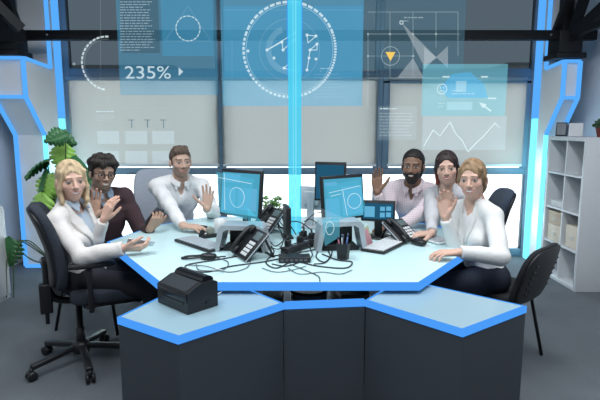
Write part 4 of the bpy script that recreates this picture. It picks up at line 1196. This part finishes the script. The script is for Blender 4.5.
# pen cup and pens
cx, cy = .236, 2.665
t = empty('pen_cup', (cx, cy, ZD)); tag(t, 'black six-sided pen cup in front of the right riser', 'cup')
MB().lathe([(.032, 0), (.039, .088), (.036, .088), (.030, .006), (0, .006)], n=6, smooth=False).build('cup', plastic, t)
for i, (c, a, e, L) in enumerate(((lin(70, 96, 150), .2, .12, .135), (lin(190, 195, 200), 1.7, .2, .125), (lin(150, 90, 110), 3.2, .17, .12), (lin(40, 44, 52), 4.6, .22, .14))):
    ux, uy = math.cos(a), math.sin(a)
    p0 = Vector((cx + ux * .010, cy + uy * .010, ZD + .008)); p1 = p0 + Vector((ux * math.sin(e), uy * math.sin(e), math.cos(e))) * L
    q = empty('pen', p0); tag(q, ['blue pen', 'silver pen', 'dull pink pen', 'black pen'][i] + ' standing in the black pen cup', 'pen', 'pens in the cup')
    MB().tube([(0, 0, 0), (p1 - p0) * .86], .0042, 8).build('barrel', mat('pen_%d' % i, c, .4), q)
    MB().tube([(p1 - p0) * .86, p1 - p0], .0046, 8).build('cap', mat('pen_cap', lin(60, 70, 92), .4), q)
t = empty('note_pad', (.425, 2.985, ZD), .5); tag(t, 'narrow pink note strip leaning beside the right riser', 'note')
MB().box((-.028, -.002, 0), (.028, .002, .105), 0, Matrix.Rotation(-.45, 4, 'Y')).build('pink_sheet', mat('pink_paper', lin(206, 150, 160), .8), t)
MB().box((-.03, .003, .02), (.026, .006, .12), 0, Matrix.Rotation(-.3, 4, 'Y')).build('green_sheet', mat('green_paper', lin(170, 190, 150), .8), t)
t = empty('mug', (-.545, 3.36, ZD)); tag(t, 'plain white mug behind the left keyboard', 'mug')
MB().lathe([(.032, 0), (.040, .004), (.042, .095), (.038, .095), (.036, .01), (0, .01)], n=24).build('cup', mat('white_glaze', lin(214, 218, 220), .25), t)
MB().tube(bez([(.040, 0, .075), (.066, 0, .07), (.066, 0, .03), (.040, 0, .025)], 6), .0055, 8).build('handle', mat('white_glaze', (0, 0, 0)), t)
t = empty('tape_dispenser', (-.60, 3.20, ZD), .6); tag(t, 'small black tape dispenser behind the left keyboard', 'tape dispenser')
MB().box((-.06, -.022, 0), (.06, .022, .022), .006).bar((-.055, 0, .02), (-.03, 0, .052), .03, .02).build('body', plastic, t)
MB().lathe([(.012, -.010), (.028, -.010), (.028, .010), (.012, .010)], n=18, M=Matrix.Translation((.015, 0, .045)) @ Matrix.Rotation(PI / 2, 4, 'X')).build('tape_roll', mat('tape_clear', lin(150, 150, 140), .4), t)
t = empty('paper_tray', (-.40, 3.40, ZD), .2); tag(t, 'low stack of pale papers behind the left riser', 'papers')
for k in range(4): MB().box((-.10, -.07, k * .012), (.10, .07, k * .012 + .010), 0, Matrix.Rotation(k * .07, 4, 'Z')).build('sheaf', mat('paper_%d' % (k % 2), (lin(214, 214, 210), lin(206, 188, 180))[k % 2], .8), t)
t = empty('thin_client', (-.085, 3.22, ZD), .15); tag(t, 'slim black upright box left of the glowing column', 'computer')
MB().box((-.016, -.09, .012), (.016, .09, .205), .004).build('case', plastic, t); MB().box((-.035, -.07, 0), (.035, .07, .012), .003).build('foot', plastic, t)
def power_strip(x, y, ang, n, label, L):
    t = empty('power_strip', (x, y, ZD), ang); tag(t, label, 'power strip', 'power strips in the cable tangle')
    MB().box((-L/2, -.028, 0), (L/2, .028, .040), .006).build('housing', plastic, t)
    for k in range(n):
        px_ = -L/2 + (k + .6) * L / n
        s = MB().lathe([(.019, .040), (.019, .042)], (px_, 0, 0), 14).build('socket', mat('socket_grey', lin(90, 96, 102), .5), t)
        if k % 2 == 0: MB().box((px_ - .016, -.016, .042), (px_ + .016, .016, .080), .006).tube([(px_, 0, .078), (px_ + .01, .01, .100)], .006, 6).build('plug', plastic, s)
    MB().box((L/2 - .02, -.010, .040), (L/2 - .005, .010, .046), .001).build('switch', mat('switch_red', lin(150, 60, 60), .4), t)
power_strip(.015, 2.90, .95, 6, 'black power strip full of plugs under the glowing column', .36)
power_strip(.09, 3.10, .75, 4, 'shorter black power strip behind the full one', .26)
t = empty('network_switch', (-.03, 2.62, ZD), .05); tag(t, 'flat black network box at the front of the cable tangle', 'network box')
MB().box((-.085, -.045, .002), (.085, .045, .030), .004).build('case', plastic, t)
p = MB()
for k in range(6): p.box((-.075 + k * .025, -.0465, .010), (-.058 + k * .025, -.044, .022))
p.build('ports', mat('socket_grey', (0, 0, 0)), t)
for s in (-1, 1): MB().box((s * .06 - .01, -.03, 0), (s * .06 + .01, .03, .002)).build('foot', plastic, t)
# cables, each its own
cable_m = mat('black_cable', lin(30, 34, 38), .5); gcable = mat('grey_cable', lin(96, 104, 110), .5); wcable = mat('white_cable', lin(214, 218, 220), .5)
def cable(pts, label, m=cable_m, r=.0035):
    p = [Vector((*q[:2], q[2] if len(q) > 2 else ZD + r + .0005)) for q in pts]
    o = MB().tube(bez(p, 10), r, 6).build('cable', m); tag(o, label, 'cable', 'cables on the desk')
def P2(px, py, dz=0): q = onz(px, py, ZD + .004); return (q.x, q.y, ZD + .004 + dz)
cable([P2(238, 256), P2(215, 260), P2(190, 264), P2(186, 268), P2(205, 272), P2(232, 266), P2(262, 262), P2(283, 258)], 'dark cable looping nearest the front left edge, from the leaning phone')
cable([P2(186, 265), P2(206, 267, .004), P2(228, 272), P2(246, 268), P2(250, 260), P2(240, 256)], 'dark cable loop crossing before the leaning phone', gcable, .0028)
cable([P2(212, 256), P2(228, 262), P2(222, 270), P2(200, 270), P2(196, 264)], 'short grey cable coil left of the leaning phone', gcable, .0028)
cable([P2(262, 252), P2(270, 248), P2(280, 252, .02), P2(284, 246, .05)], 'black cable from the leaning phone into the power strip')
cable([P2(258, 246), P2(268, 240), P2(276, 246), P2(290, 242, .05)], 'black cable behind the leaning phone, rising to the power strip')
cable([P2(300, 262), P2(318, 266), P2(345, 268), P2(352, 262), P2(338, 260), P2(322, 254)], 'black cable arcing toward the pen cup')
cable([P2(290, 264), P2(305, 270), P2(318, 276), P2(320, 281)], 'thin black cable running over the front desk edge', cable_m, .0025)
cable([P2(322, 246), P2(316, 256), P2(324, 262), P2(330, 256), P2(326, 246)], 'black cable standing in a loop beside the right riser')
cable([P2(308, 250, .04), P2(312, 258, .01), P2(300, 262), P2(286, 266), P2(272, 264)], 'black cable draped over the network box')
cable([P2(296, 246, .07), P2(290, 238, .10), P2(300, 234, .08), P2(312, 238, .05)], 'black cable arched over the power strip plugs')
cable([P2(302, 240, .08), P2(310, 232, .09), P2(322, 232, .03), P2(330, 236)], 'black cable looping right off the power strip')
cable([P2(284, 246, .06), P2(276, 238, .08), P2(268, 234, .02), P2(258, 236)], 'black cable looping left off the power strip')
cable([P2(252, 232), P2(262, 228), P2(276, 232, .01), P2(286, 236)], 'dark cable behind the left riser', gcable)
cable([P2(270, 256), P2(290, 254, .0), P2(312, 250), P2(330, 244)], 'black cable lying straight across the tangle')
cable([P2(262, 268), P2(276, 272), P2(292, 270), P2(306, 266)], 'thin grey cable in front of the network box', gcable, .0025)
cable([P2(280, 250, .02), P2(288, 256), P2(300, 252), P2(306, 244, .05)], 'short black cable wedged between power strip and network box')
cable([P2(316, 240, .03), P2(328, 242), P2(332, 252), P2(326, 262), P2(314, 264)], 'black cable curling round the foot of the right riser')
cable([P2(268, 242), P2(274, 252), P2(266, 262), P2(276, 268), P2(290, 262)], 'black cable snaking down from the leaning phone to the network box')
cable([P2(304, 232, .07), P2(318, 226, .10), P2(330, 226, .06), P2(336, 232, .01)], 'black cable arched high toward the right riser')
cable([P2(256, 240), P2(262, 232, .05), P2(272, 228, .09), P2(284, 232, .04)], 'black cable arched high behind the leaning phone')
cable([P2(288, 268), P2(300, 274), P2(322, 272), P2(340, 274), P2(352, 270)], 'thin grey cable along the front of the desk, right of centre', gcable, .0025)
# label printer on the left cabinet, with its white lead
a, b_, c_ = onz(158, 302, CZ + .001), onz(188, 315, CZ + .001), onz(211, 300, CZ + .001)
wv = b_ - a; dv = c_ - b_; W, Dp = wv.length, .155; ang = math.atan2(wv.y, wv.x)
nrmv = Vector((-wv.y, wv.x, 0)).normalized()
t = empty('label_printer', (a + b_) / 2 + nrmv * Dp / 2 + Vector((0, 0, 0)), ang); tag(t, 'black label printer with a domed lid on the left cabinet', 'printer')
gloss = mat('gloss_black', lin(20, 22, 25), .22); Hp = .118
prof = [(-Dp/2, .0), (Dp/2, 0), (Dp/2, Hp * .92), (Dp * .36, Hp * 1.0), (-Dp * .05, Hp), (-Dp/2, Hp * .74)]
MB().prismx(prof, -W/2, W/2).build('body', mat('printer_black', lin(24, 26, 29), .4), t)
bmx = MB()
bmx.prismx([(-Dp * .47, Hp * .765), (-Dp * .05, Hp * 1.005), (-Dp * .05, Hp * 1.03), (-Dp * .47, Hp * .79)], -W * .42, W * .42); bmx.build('front_flap', mat('flap_grey', lin(52, 56, 60), .3), t)
lidp = [(Dp * .02 + Dp * .20 * (1 - math.cos(q)) , Hp * .99 + Hp * .20 * math.sin(q)) for q in [PI * k / 12 for k in range(13)]]
MB().prismx(lidp[::-1], -W * .45, W * .45).build('roll_cover', gloss, t)
MB().box((-W * .36, -Dp/2 - .004, Hp * .30), (W * .36, -Dp/2 + .002, Hp * .36)).build('label_slot', mat('slot_grey', lin(44, 48, 52), .5), t)
MB().box((-W/2 + .004, -Dp/2 - .003, Hp * .42), (W/2 - .004, -Dp/2 + .001, Hp * .72), .001).build('front_panel', gloss, t)
MB().box((W/2, Dp * .1, Hp * .2), (W/2 + .004, Dp * .25, Hp * .28)).build('side_port', plastic, t)
cable([(*onz(213, 283, CZ + .01)[:2], CZ + .075), (*onz(219, 276, CZ + .05)[:2], CZ + .085), (*onz(224, 282, CZ)[:2], CZ + .045), (*onz(222, 293, CZ)[:2], CZ + .012), (*onz(215, 296, CZ)[:2], CZ + .006)], 'white lead curling out behind the label printer', wcable, .003)
# phones held in hands
def handheld(fr, q, label, m, off, rot_up, size=(.072, .145)):
    H_ = fr['hands'][q]; w = Vector(fr['wr'][q])
    return None
def smartphone(pos, rot, label, m):
    t = empty('smartphone', pos, rot=rot); tag(t, label, 'smartphone', 'smartphones in hand')
    MB().box((-.036, -.074, -.004), (.036, .074, .004), .003).build('case', m, t)
    MB().box((-.033, -.068, .004), (.033, .068, .0046)).build('screen', mat('phone_glass', lin(70, 84, 96), .15), t)
def hand_mid(k, q, fw_, up_):
    s = PS[k]; w = Vector(s['wr'][q])
    d_ = Vector(nrm(P[k]['h' + q][0])); n_ = Vector(nrm(P[k]['h' + q][1]))
    return w + d_ * fw_ + n_ * up_, d_, n_
PS = {k: P[k]['frame'] for k in P}
def place_phone(k, q, fw_, up_, label, m, turn):
    p, d_, n_ = hand_mid(k, q, fw_, up_)
    n_ = (n_ - d_ * n_.dot(d_)).normalized(); s_ = d_.cross(n_)
    R_ = Matrix((s_, d_, n_)).transposed() @ Matrix.Rotation(turn, 3, 'Z')
    smartphone(p, R_.to_euler(), label, m)
place_phone('lw', 'R', .085, .034, 'pale smartphone lying in the blonde woman\'s palm', mat('phone_white', lin(200, 206, 212), .3), .35)
place_phone('gm', 'L', .085, .036, 'dark smartphone held upright by the man in the maroon sweater', mat('phone_dark', lin(60, 64, 72), .3), .1)
# ------------------------------------------------------------------ projected light: the column and the floating displays
def holo_thing(px, py, Y, label, group='floating displays'):
    t = empty('hologram_display', at(px, py, Y)); tag(t, label, 'hologram', group); return t
def LQ(t):
    o = Vector(t.location); return lambda px, py, dy=0: at(px, py, o.y + dy) - o
def sheet(t, px0, py0, px1, py1, m, dy=0, name='light_sheet', th=.002):
    L = LQ(t); a, b = L(px0, py0, dy), L(px1, py1, dy)
    return MB().box((min(a.x, b.x), dy - th / 2, min(a.z, b.z)), (max(a.x, b.x), dy + th / 2, max(a.z, b.z))).build(name, m, t)
def lines(t, segs, m, w=.004, dy=-.01, name='line_work'):
    L = LQ(t); b = MB()
    for x0, y0, x1, y1 in segs: b.bar(L(x0, y0, dy), L(x1, y1, dy), w, .002, up=(0, 1, 0))
    return b.build(name, m, t, merge=False)
def ring_(t, px, py, r, m, w=.004, dy=-.01, dash=None, a0=0, a1=360, name='ring'):
    c = LQ(t)(px, py, dy); s = (LQ(t)(px + 1, py, dy) - c).x; R = r * s; b = MB(); n = 72
    for i in range(n):
        if dash and (i % dash[0]) >= dash[1]: continue
        p, q = [math.radians(a0 + (a1 - a0) * k / n) for k in (i, i + 1)]
        b.bar(c + Vector((R * math.cos(p), 0, R * math.sin(p))), c + Vector((R * math.cos(q), 0, R * math.sin(q))), w, .002, up=(0, 1, 0))
    return b.build(name, m, t, merge=False)
def text_rows(t, px0, py0, px1, rows, step, m, hgt=.55, dy=-.012, seed=1, name='text_lines'):
    L = LQ(t); b = MB(); r = random.Random(seed)
    for k in range(rows):
        x = px0; y = py0 + k * step; end = px1 - (r.uniform(0, 8) if r.random() < .7 else r.uniform(8, 18))
        while x < end:
            w = min(r.uniform(1.5, 6), end - x)
            p, q = L(x, y, dy), L(x + w, y + hgt * 1.6, dy)
            b.box((p.x, dy - .001, q.z), (q.x, dy + .001, p.z)); x += w + .9
    return b.build(name, m, t, merge=False)
def word(t, s, px, py, hpx, m, name, dy=-.014, bold=.0):
    c = bpy.data.curves.new(name, 'FONT'); c.body = s; L = LQ(t)
    z0 = L(px, py, dy); sc = (L(px, py - hpx, dy) - z0).z / .70
    c.size = sc; c.extrude = .001; c.offset = bold
    tmp = bpy.data.objects.new('tmp', c); COL.objects.link(tmp); bpy.context.view_layer.update()
    me = bpy.data.meshes.new_from_object(tmp.evaluated_get(bpy.context.evaluated_depsgraph_get())); bpy.data.objects.remove(tmp); me.materials.clear()
    c = me; me.name = name
    o = bpy.data.objects.new(name, me); COL.objects.link(o); o.parent = t; o.location = z0; o.rotation_euler = (PI / 2, 0, 0); c.materials.append(m)
    return o
def dots(t, pts, r, m, dy=-.014, name='node_dots'):
    L = LQ(t); b = MB()
    for x, y in pts: b.lathe([(r, -.001), (r, .001)], n=8, M=Matrix.Translation(L(x, y, dy)) @ Matrix.Rotation(PI / 2, 4, 'X'))
    return b.build(name, m, t, merge=False)
def poly(t, pts, m, name, dy=-.012, th=.002):
    L = LQ(t); n = len(pts); V = [L(x, y, dy - th / 2) for x, y in pts] + [L(x, y, dy + th / 2) for x, y in pts]
    F = [tuple(range(n)), tuple(range(n, 2 * n))[::-1]] + [(i, (i + 1) % n, (i + 1) % n + n, i + n) for i in range(n)]
    return MB()._add(V, F).build(name, m, t)
hb = holo('light_blue_sheet', (.08, .31, .48), .34, .84, (.85, .95, 1)); hb2 = holo('light_blue_sheet_dim', (.05, .22, .35), .30, .86, (.9, .97, 1))
hb3 = holo('light_blue_sheet_strong', (.10, .42, .72), .30, .80, (.85, .95, 1)); hg = holo('teal_grey_sheet', (.06, .13, .17), .30, .84, (.9, .96, 1)); hk = holo('dark_text_sheet', (.05, .08, .10), .3, .72)
hc_ = holo('cyan_sheet', (.16, .60, .78), .20, .80, (.8, .96, 1)); hw = holo('white_line_light', (.75, .95, 1), .15, .87); hw2 = holo('white_line_bright', (.80, .96, 1), .38, .66); hwd = holo('faint_line_light', (.7, .9, 1), .05, .96)
hy = holo('amber_mark_light', (.80, .52, .10), .85, .35); htile = holo('pale_tile_light', (.62, .86, 1), .09, .96); hshard = holo('pale_shard_light', (.62, .70, .74), .16, .86); hdeep = holo('deep_blue_light', (.02, .10, .16), .6, .55)
hfa = holo('faintest_sheet', (.4, .8, .8), .02, .985)
YH = 4.45
# text board with the percentage, top left
t = holo_thing(167, 95, YH, 'floating blue text board at upper left with 235% in large figures')
sheet(t, 115, -14, 218, 95, hb2); sheet(t, 160, -14, 214, 56, hb2, -.012, 'circle_sheet'); sheet(t, 119, -14, 160, 53, hk, -.006, 'text_sheet')
text_rows(t, 120, -12, 157, 24, 2.68, hw, .55, -.02, 3)
word(t, '235%', 124.5, 78.5, 12.5, hw2, 'percentage', -.02, .0).scale.x = 1.24
poly(t, [(178.6, 67.5), (178.6, 76), (183.2, 71.7)], hw2, 'arrow_marker', -.02)
ring_(t, 188, 28.5, 12, hw, .008, -.02, None, name='dial_ring'); ring_(t, 188, 28.5, 12, hw2, .008, -.022, (4, 2), name='dial_dashes'); lines(t, [(188, 6, 165, 41), (188, 6, 211, 41), (165, 41, 211, 41)], hwd, .005, -.02, 'triangle')
# dashed half dial
t = holo_thing(108, 92, YH - .06, 'floating dashed white half ring left of the 235% board')
ring_(t, 108, 63.5, 26, hw2, .015, 0, (4, 3), 86, 262, name='dashed_arc'); ring_(t, 108, 63.5, 23.5, hwd, .006, 0, None, 86, 262, name='thin_arc')
dots(t, [(74, 64)], .012, hw); lines(t, [(100.5, -10, 100.5, 92)], hwd, .004, 0, 'scale_line')
# centre board
t = holo_thing(291, 105, YH, 'floating blue board over the middle window with dashed ring and joined dots')
sheet(t, 220, -14, 362, 106, hb); sheet(t, 223, 6, 362, 78, hb2, -.008, 'inner_sheet')
ring_(t, 289.5, 50, 46, hw2, .020, -.02, (4, 3), 20, 165, name='dashed_ring'); ring_(t, 289.5, 50, 46, hw2, .020, -.02, (3, 2), 165, 300, name='dashed_ring'); ring_(t, 289.5, 50, 46, hw2, .020, -.02, (3, 2), -60, 20, name='dashed_ring'); ring_(t, 289.5, 50, 43.5, hw, .006, -.02, name='thin_ring')
ring_(t, 289.5, 50, 21, hwd, .05, -.02, None, 110, 300, name='pale_band'); ring_(t, 289.5, 50, 30, hwd, .006, -.02, name='fine_ring')
N_ = [(267, 50), (282, 42), (283, 50), (295, 33), (274, 58), (310, 50), (307, 35), (316, 36), (317, 44), (309, 58), (316, 59), (307, 70), (284, 68), (294, 40), (248, 51)]
lines(t, [(267, 50, 295, 33), (267, 50, 282, 42), (282, 42, 283, 50), (283, 50, 294, 40), (307, 35, 316, 36), (316, 36, 308, 43), (308, 43, 307, 35), (310, 50, 317, 44), (317, 44, 317, 50), (310, 50, 317, 50), (310, 50, 309, 58), (309, 58, 307, 70), (284, 68, 294, 71), (284, 68, 291, 62)], hw2, .007, -.024, 'network_lines')
dots(t, N_, .013, hw2, -.028); text_rows(t, 320, 68, 338, 2, 3, hw, .6, -.02, 5); text_rows(t, 314, 74, 346, 8, 3.2, hwd, .6, -.02, 8)
lines(t, [(220, 10, 362, 10), (232, 106, 232, 40)], hwd, .004, -.02, 'frame_lines')
# teal grid board, upper right
t = holo_thing(413, 68, YH, 'floating teal grid board with yellow triangle mark and pale shards')
sheet(t, 362, -14, 463, 70, hg)
lines(t, [(368, 34, 460, 34), (368, 56, 415, 56), (368, 34, 368, 108), (390, 12, 390, 78), (413, 12, 413, 78), (436, 12, 436, 48), (368, 12, 458, 12), (458, 12, 458, 56), (368, 78, 440, 78)], hw, .004, -.012, 'grid_lines')
dots(t, [(368, 34), (390, 34), (413, 34), (436, 34), (368, 56), (413, 56)], .010, hw, -.016, 'grid_dots')
ring_(t, 390.5, 56, 9, hw, .006, -.02, name='mark_ring'); poly(t, [(385.5, 52), (395.5, 52), (390.5, 61)], hy, 'triangle_mark', -.02)
poly(t, [(402, 23), (437, 58), (424, 66)], hshard, 'shard', -.022); poly(t, [(424, 47), (436, 57), (424, 70)], hshard, 'shard', -.026); poly(t, [(436, 57), (448, 46), (448, 68)], hshard, 'shard', -.026); poly(t, [(397, 78), (413, 58), (424, 78)], hshard, 'shard', -.022)
lines(t, [(400, 21, 403, 21), (403, 21, 403, 24), (403, 24, 400, 24), (400, 24, 400, 21)], hw2, .007, -.03, 'pointer_box'); text_rows(t, 404, 17, 424, 2, 3.4, hw, .7, -.02, 4)
# chart board, right
t = holo_thing(464, 148, YH - .05, 'floating cyan chart board over the right window with face icon and line chart')
sheet(t, 423, 64, 505, 116, holo('chart_cyan_sheet', (.22, .62, .74), .22, .88, (.88, .98, 1))); sheet(t, 423, 116, 505, 150, htile, 0, 'lower_sheet')
poly(t, [(440, 88), (452, 74), (470, 72), (484, 84), (488, 98), (448, 98)], hb3, 'blue_patch', -.01)
ring_(t, 442, 89, 4.8, hw2, .006, -.02, name='face_ring'); lines(t, [(440.3, 87, 440.3, 88.6), (443.8, 87, 443.8, 88.6), (439.5, 91, 444.5, 91)], hw2, .006, -.02, 'face_marks')
lines(t, [(442.5, 76.8, 449.5, 76.8), (481, 76.8, 488, 76.8), (488, 98.4, 496, 98.4)], hw2, .013, -.02, 'dashes'); lines(t, [(424, 98, 488, 98), (424, 78, 504, 78)], hwd, .004, -.02, 'rules')
text_rows(t, 452, 90, 478, 2, 3, hw, .8, -.02, 6); text_rows(t, 438, 103, 446, 2, 3, hw, .8, -.02, 7); sheet(t, 447, 102, 472, 110, htile, -.012, 'pale_box'); sheet(t, 456, 81, 466, 92, hw, -.012, 'bright_box')
poly(t, [(479, 102), (487, 104.5), (482.5, 108.5)], hw2, 'cursor_head', -.024); lines(t, [(484, 106, 491, 111)], hw2, .013, -.024, 'cursor_tail')
lines(t, [(424, 146, 433, 130), (433, 130, 440, 136), (440, 136, 450, 122), (450, 122, 456, 134), (456, 134, 462, 140), (462, 140, 468, 152), (468, 152, 476, 143), (476, 143, 484, 136), (484, 136, 495, 123), (495, 123, 500, 128)], hw2, .009, -.02, 'chart_line')
# paragraph board between chart and column
t = holo_thing(396, 138, YH, 'floating paragraph of faint white lines left of the chart board')
sheet(t, 378, 106, 416, 140, hwd); text_rows(t, 380, 108, 400, 1, 3, hw2, .8, -.012, 9, 'heading'); text_rows(t, 379.5, 113, 415, 8, 3.1, hw, .7, -.012, 10)
# tile board, left
t = holo_thing(137, 158, YH, 'floating board of six pale tiles behind the man with glasses')
sheet(t, 90, 96, 215, 160, hfa)
for k, (x, y) in enumerate([(97, 131), (125, 131), (152, 131), (97, 151), (125, 151), (152, 151)]): sheet(t, x, y, x + 22.5, y + 13, htile, -.012, 'tile')
text_rows(t, 96, 111, 120, 1, 3, hw2, .6, -.012, 12, 'heading'); text_rows(t, 96, 115, 120, 3, 2.4, hw, .4, -.012, 13)
for x in (128, 144, 160): lines(t, [(x, 120, x + 6, 120), (x + 3.5, 120, x + 3.5, 128)], hdeep, .006, -.012, 'bracket_mark')
lines(t, [(120, 108, 215, 108), (138, 100, 138, 132)], hwd, .004, -.012, 'rules')
# ornament rings low in the left window
t = holo_thing(138, 192, YH + .1, 'faint floating curl ornament between the glasses man and the white shirt')
sp = holo('faint_brown_curl', (.5, .4, .34), .0, .86, (1, .95, .9))
for x, y, r in ((133, 182, 9), (133, 182, 6), (133, 182, 3), (147, 184, 7), (147, 184, 4), (121, 186, 6)): ring_(t, x, y, r, sp, .014, 0, name='curl')
# displays beside the real monitors
def tilt_sheet(pts, m, label, extra=None):
    t = empty('hologram_display', at(*pts[0])); tag(t, label, 'hologram', 'floating displays')
    o = Vector(t.location); V = [at(*p) - o for p in pts]; nn = (V[1] - V[0]).cross(V[2] - V[0]).normalized() * .0015
    b = MB(); n = len(V); b._add([v - nn for v in V] + [v + nn for v in V], [tuple(range(n)), tuple(range(n, 2*n))[::-1]] + [(i, (i+1) % n, (i+1) % n + n, i + n) for i in range(n)])
    b.build('light_sheet', m, t)
    def L(u, v): return V[0] * (1-u) * (1-v) + V[1] * u * (1-v) + V[2] * u * v + V[3] * (1-u) * v + nn * 4 * (1 if nn.y < 0 else -1)
    if extra:
        b = MB()
        for u0, v0, u1, v1 in extra: b.bar(L(u0, v0), L(u1, v1), .0035, .0015, up=(0, 1, 0))
        b.build('line_work', hw2, t, merge=False)
    return t
def circ(cx, cy, r, n=20): return [(cx + r * math.cos(2*PI*k/n), cy + r * 1.1 * math.sin(2*PI*k/n), cx + r * math.cos(2*PI*(k+1)/n), cy + r * 1.1 * math.sin(2*PI*(k+1)/n)) for k in range(n)]
tilt_sheet([(216, 172, 2.98), (254, 179, 2.80), (247, 220, 2.80), (220, 212, 2.98)], hc_, 'tilted cyan display floating before the left monitor', [(.02, .12, .98, .12), (.25, .0, .22, .9)] + circ(.62, .52, .22))
tilt_sheet([(236, 168, 3.3), (263, 166, 3.25), (259, 203, 3.25), (240, 203, 3.3)], hwd, 'pale clear display floating behind the left monitor', [(.05, .5, .95, .46)])
tilt_sheet([(326, 186, 2.86), (359, 179, 3.08), (366, 211, 3.08), (332, 222, 2.86)], hc_, 'tilted cyan display floating before the right monitor', [(.03, .2, .97, .2), (.06, .3, .35, .3), (.42, .22, .42, .95)] + circ(.70, .6, .2))
tilt_sheet([(322, 218, 2.72), (339.5, 219, 2.66), (339.5, 237, 2.66), (325, 246, 2.72)], hc_, 'small cyan display floating just left of the pen cup', circ(.45, .4, .25))
tilt_sheet([(318, 207, 2.75), (352, 221, 2.70), (340, 228, 2.70), (319, 222, 2.75)], hwd, 'faint white display laid over the right riser')
tilt_sheet([(247, 207, 2.86), (262, 222, 2.80), (263, 244, 2.80), (250, 236, 2.86)], holo('soft_cyan_sheet', (.08, .5, .7), .25, .85), 'small soft blue display floating right of the left riser')
# the column of light rising from the desk
t = empty('light_column', (-.034, 3.33, ZD)); tag(t, 'tall glowing cyan column of light rising from the cable tangle', 'light column')
w2 = .043; hgt = ZC - ZD - .05
bm = holo('column_light', (.10, .68, .95), .56, .44, (.6, .95, 1)); bc = holo('column_core_light', (.30, .90, 1.0), .45, .55); bd = holo('column_edge_light', (.03, .30, .85), .55, .6)
MB().box((-w2, -.012, .002), (w2, .012, hgt)).build('light_shaft', bm, t)
MB().box((-w2 - .006, -.014, 1.05), (-w2, .014, hgt)).box((w2, -.014, 1.05), (w2 + .006, .014, hgt)).build('edge_glow', bd, t)
MB().box((.004, -.018, .002), (.010, -.014, hgt)).box((-.012, -.018, .3), (-.008, -.014, hgt)).build('core_line', bc, t)
# ------------------------------------------------------------------ daylight, added overhead fill lamps, camera
w = bpy.data.worlds.new('overcast'); SC.world = w; w.use_nodes = True
bg = w.node_tree.nodes['Background']; bg.inputs[0].default_value = (.86, .94, 1., 1); bg.inputs[1].default_value = 3.6
def fill_light(x, y, sx, sy, e, label):  # unseen overhead panel, added to brighten the faces and the desk
    t = empty('fill_light', (x, y, ZC - .03)); tag(t, label, 'light', 'fill lights added above the desk')
    MB().box((-sx / 2 - .02, -sy / 2 - .02, 0), (sx / 2 + .02, sy / 2 + .02, .03)).build('housing', plastic, t)
    l = bpy.data.lights.new('lamp', 'AREA'); l.shape = 'RECTANGLE'; l.size = sx; l.size_y = sy; l.energy = e; l.color = (.92, .96, 1.)
    o = bpy.data.objects.new('lamp', l); COL.objects.link(o); o.parent = t; o.location = (0, 0, -.01)
fill_light(-1.1, 2.7, .6, 1.2, 42, 'ceiling light panel over the desk on the blonde woman\'s side')
fill_light(1.1, 2.7, .6, 1.2, 42, 'ceiling light panel over the desk on the white-jacketed woman\'s side')
fill_light(-1.0, 1.1, .6, 1.2, 50, 'ceiling light panel before the desk on the blonde woman\'s side')
fill_light(1.0, 1.1, .6, 1.2, 50, 'ceiling light panel before the desk on the white-jacketed woman\'s side')
cam = bpy.data.cameras.new('camera'); co = bpy.data.objects.new('camera', cam); COL.objects.link(co)
cam.lens = 30; cam.sensor_width = 36; co.location = (0, 0, CAMH); co.rotation_euler = (PI / 2 - TH, 0, 0); SC.camera = co
cam.clip_start = .05; cam.clip_end = 200
SC.view_settings.view_transform = 'Standard'; SC.view_settings.look = 'None'; SC.view_settings.gamma = 1
SC.view_settings.exposure = 0.0
SC.cycles.transparent_max_bounces = 24; SC.cycles.max_bounces = 8; SC.cycles.sample_clamp_indirect = 4
SC.cycles.use_denoising = True
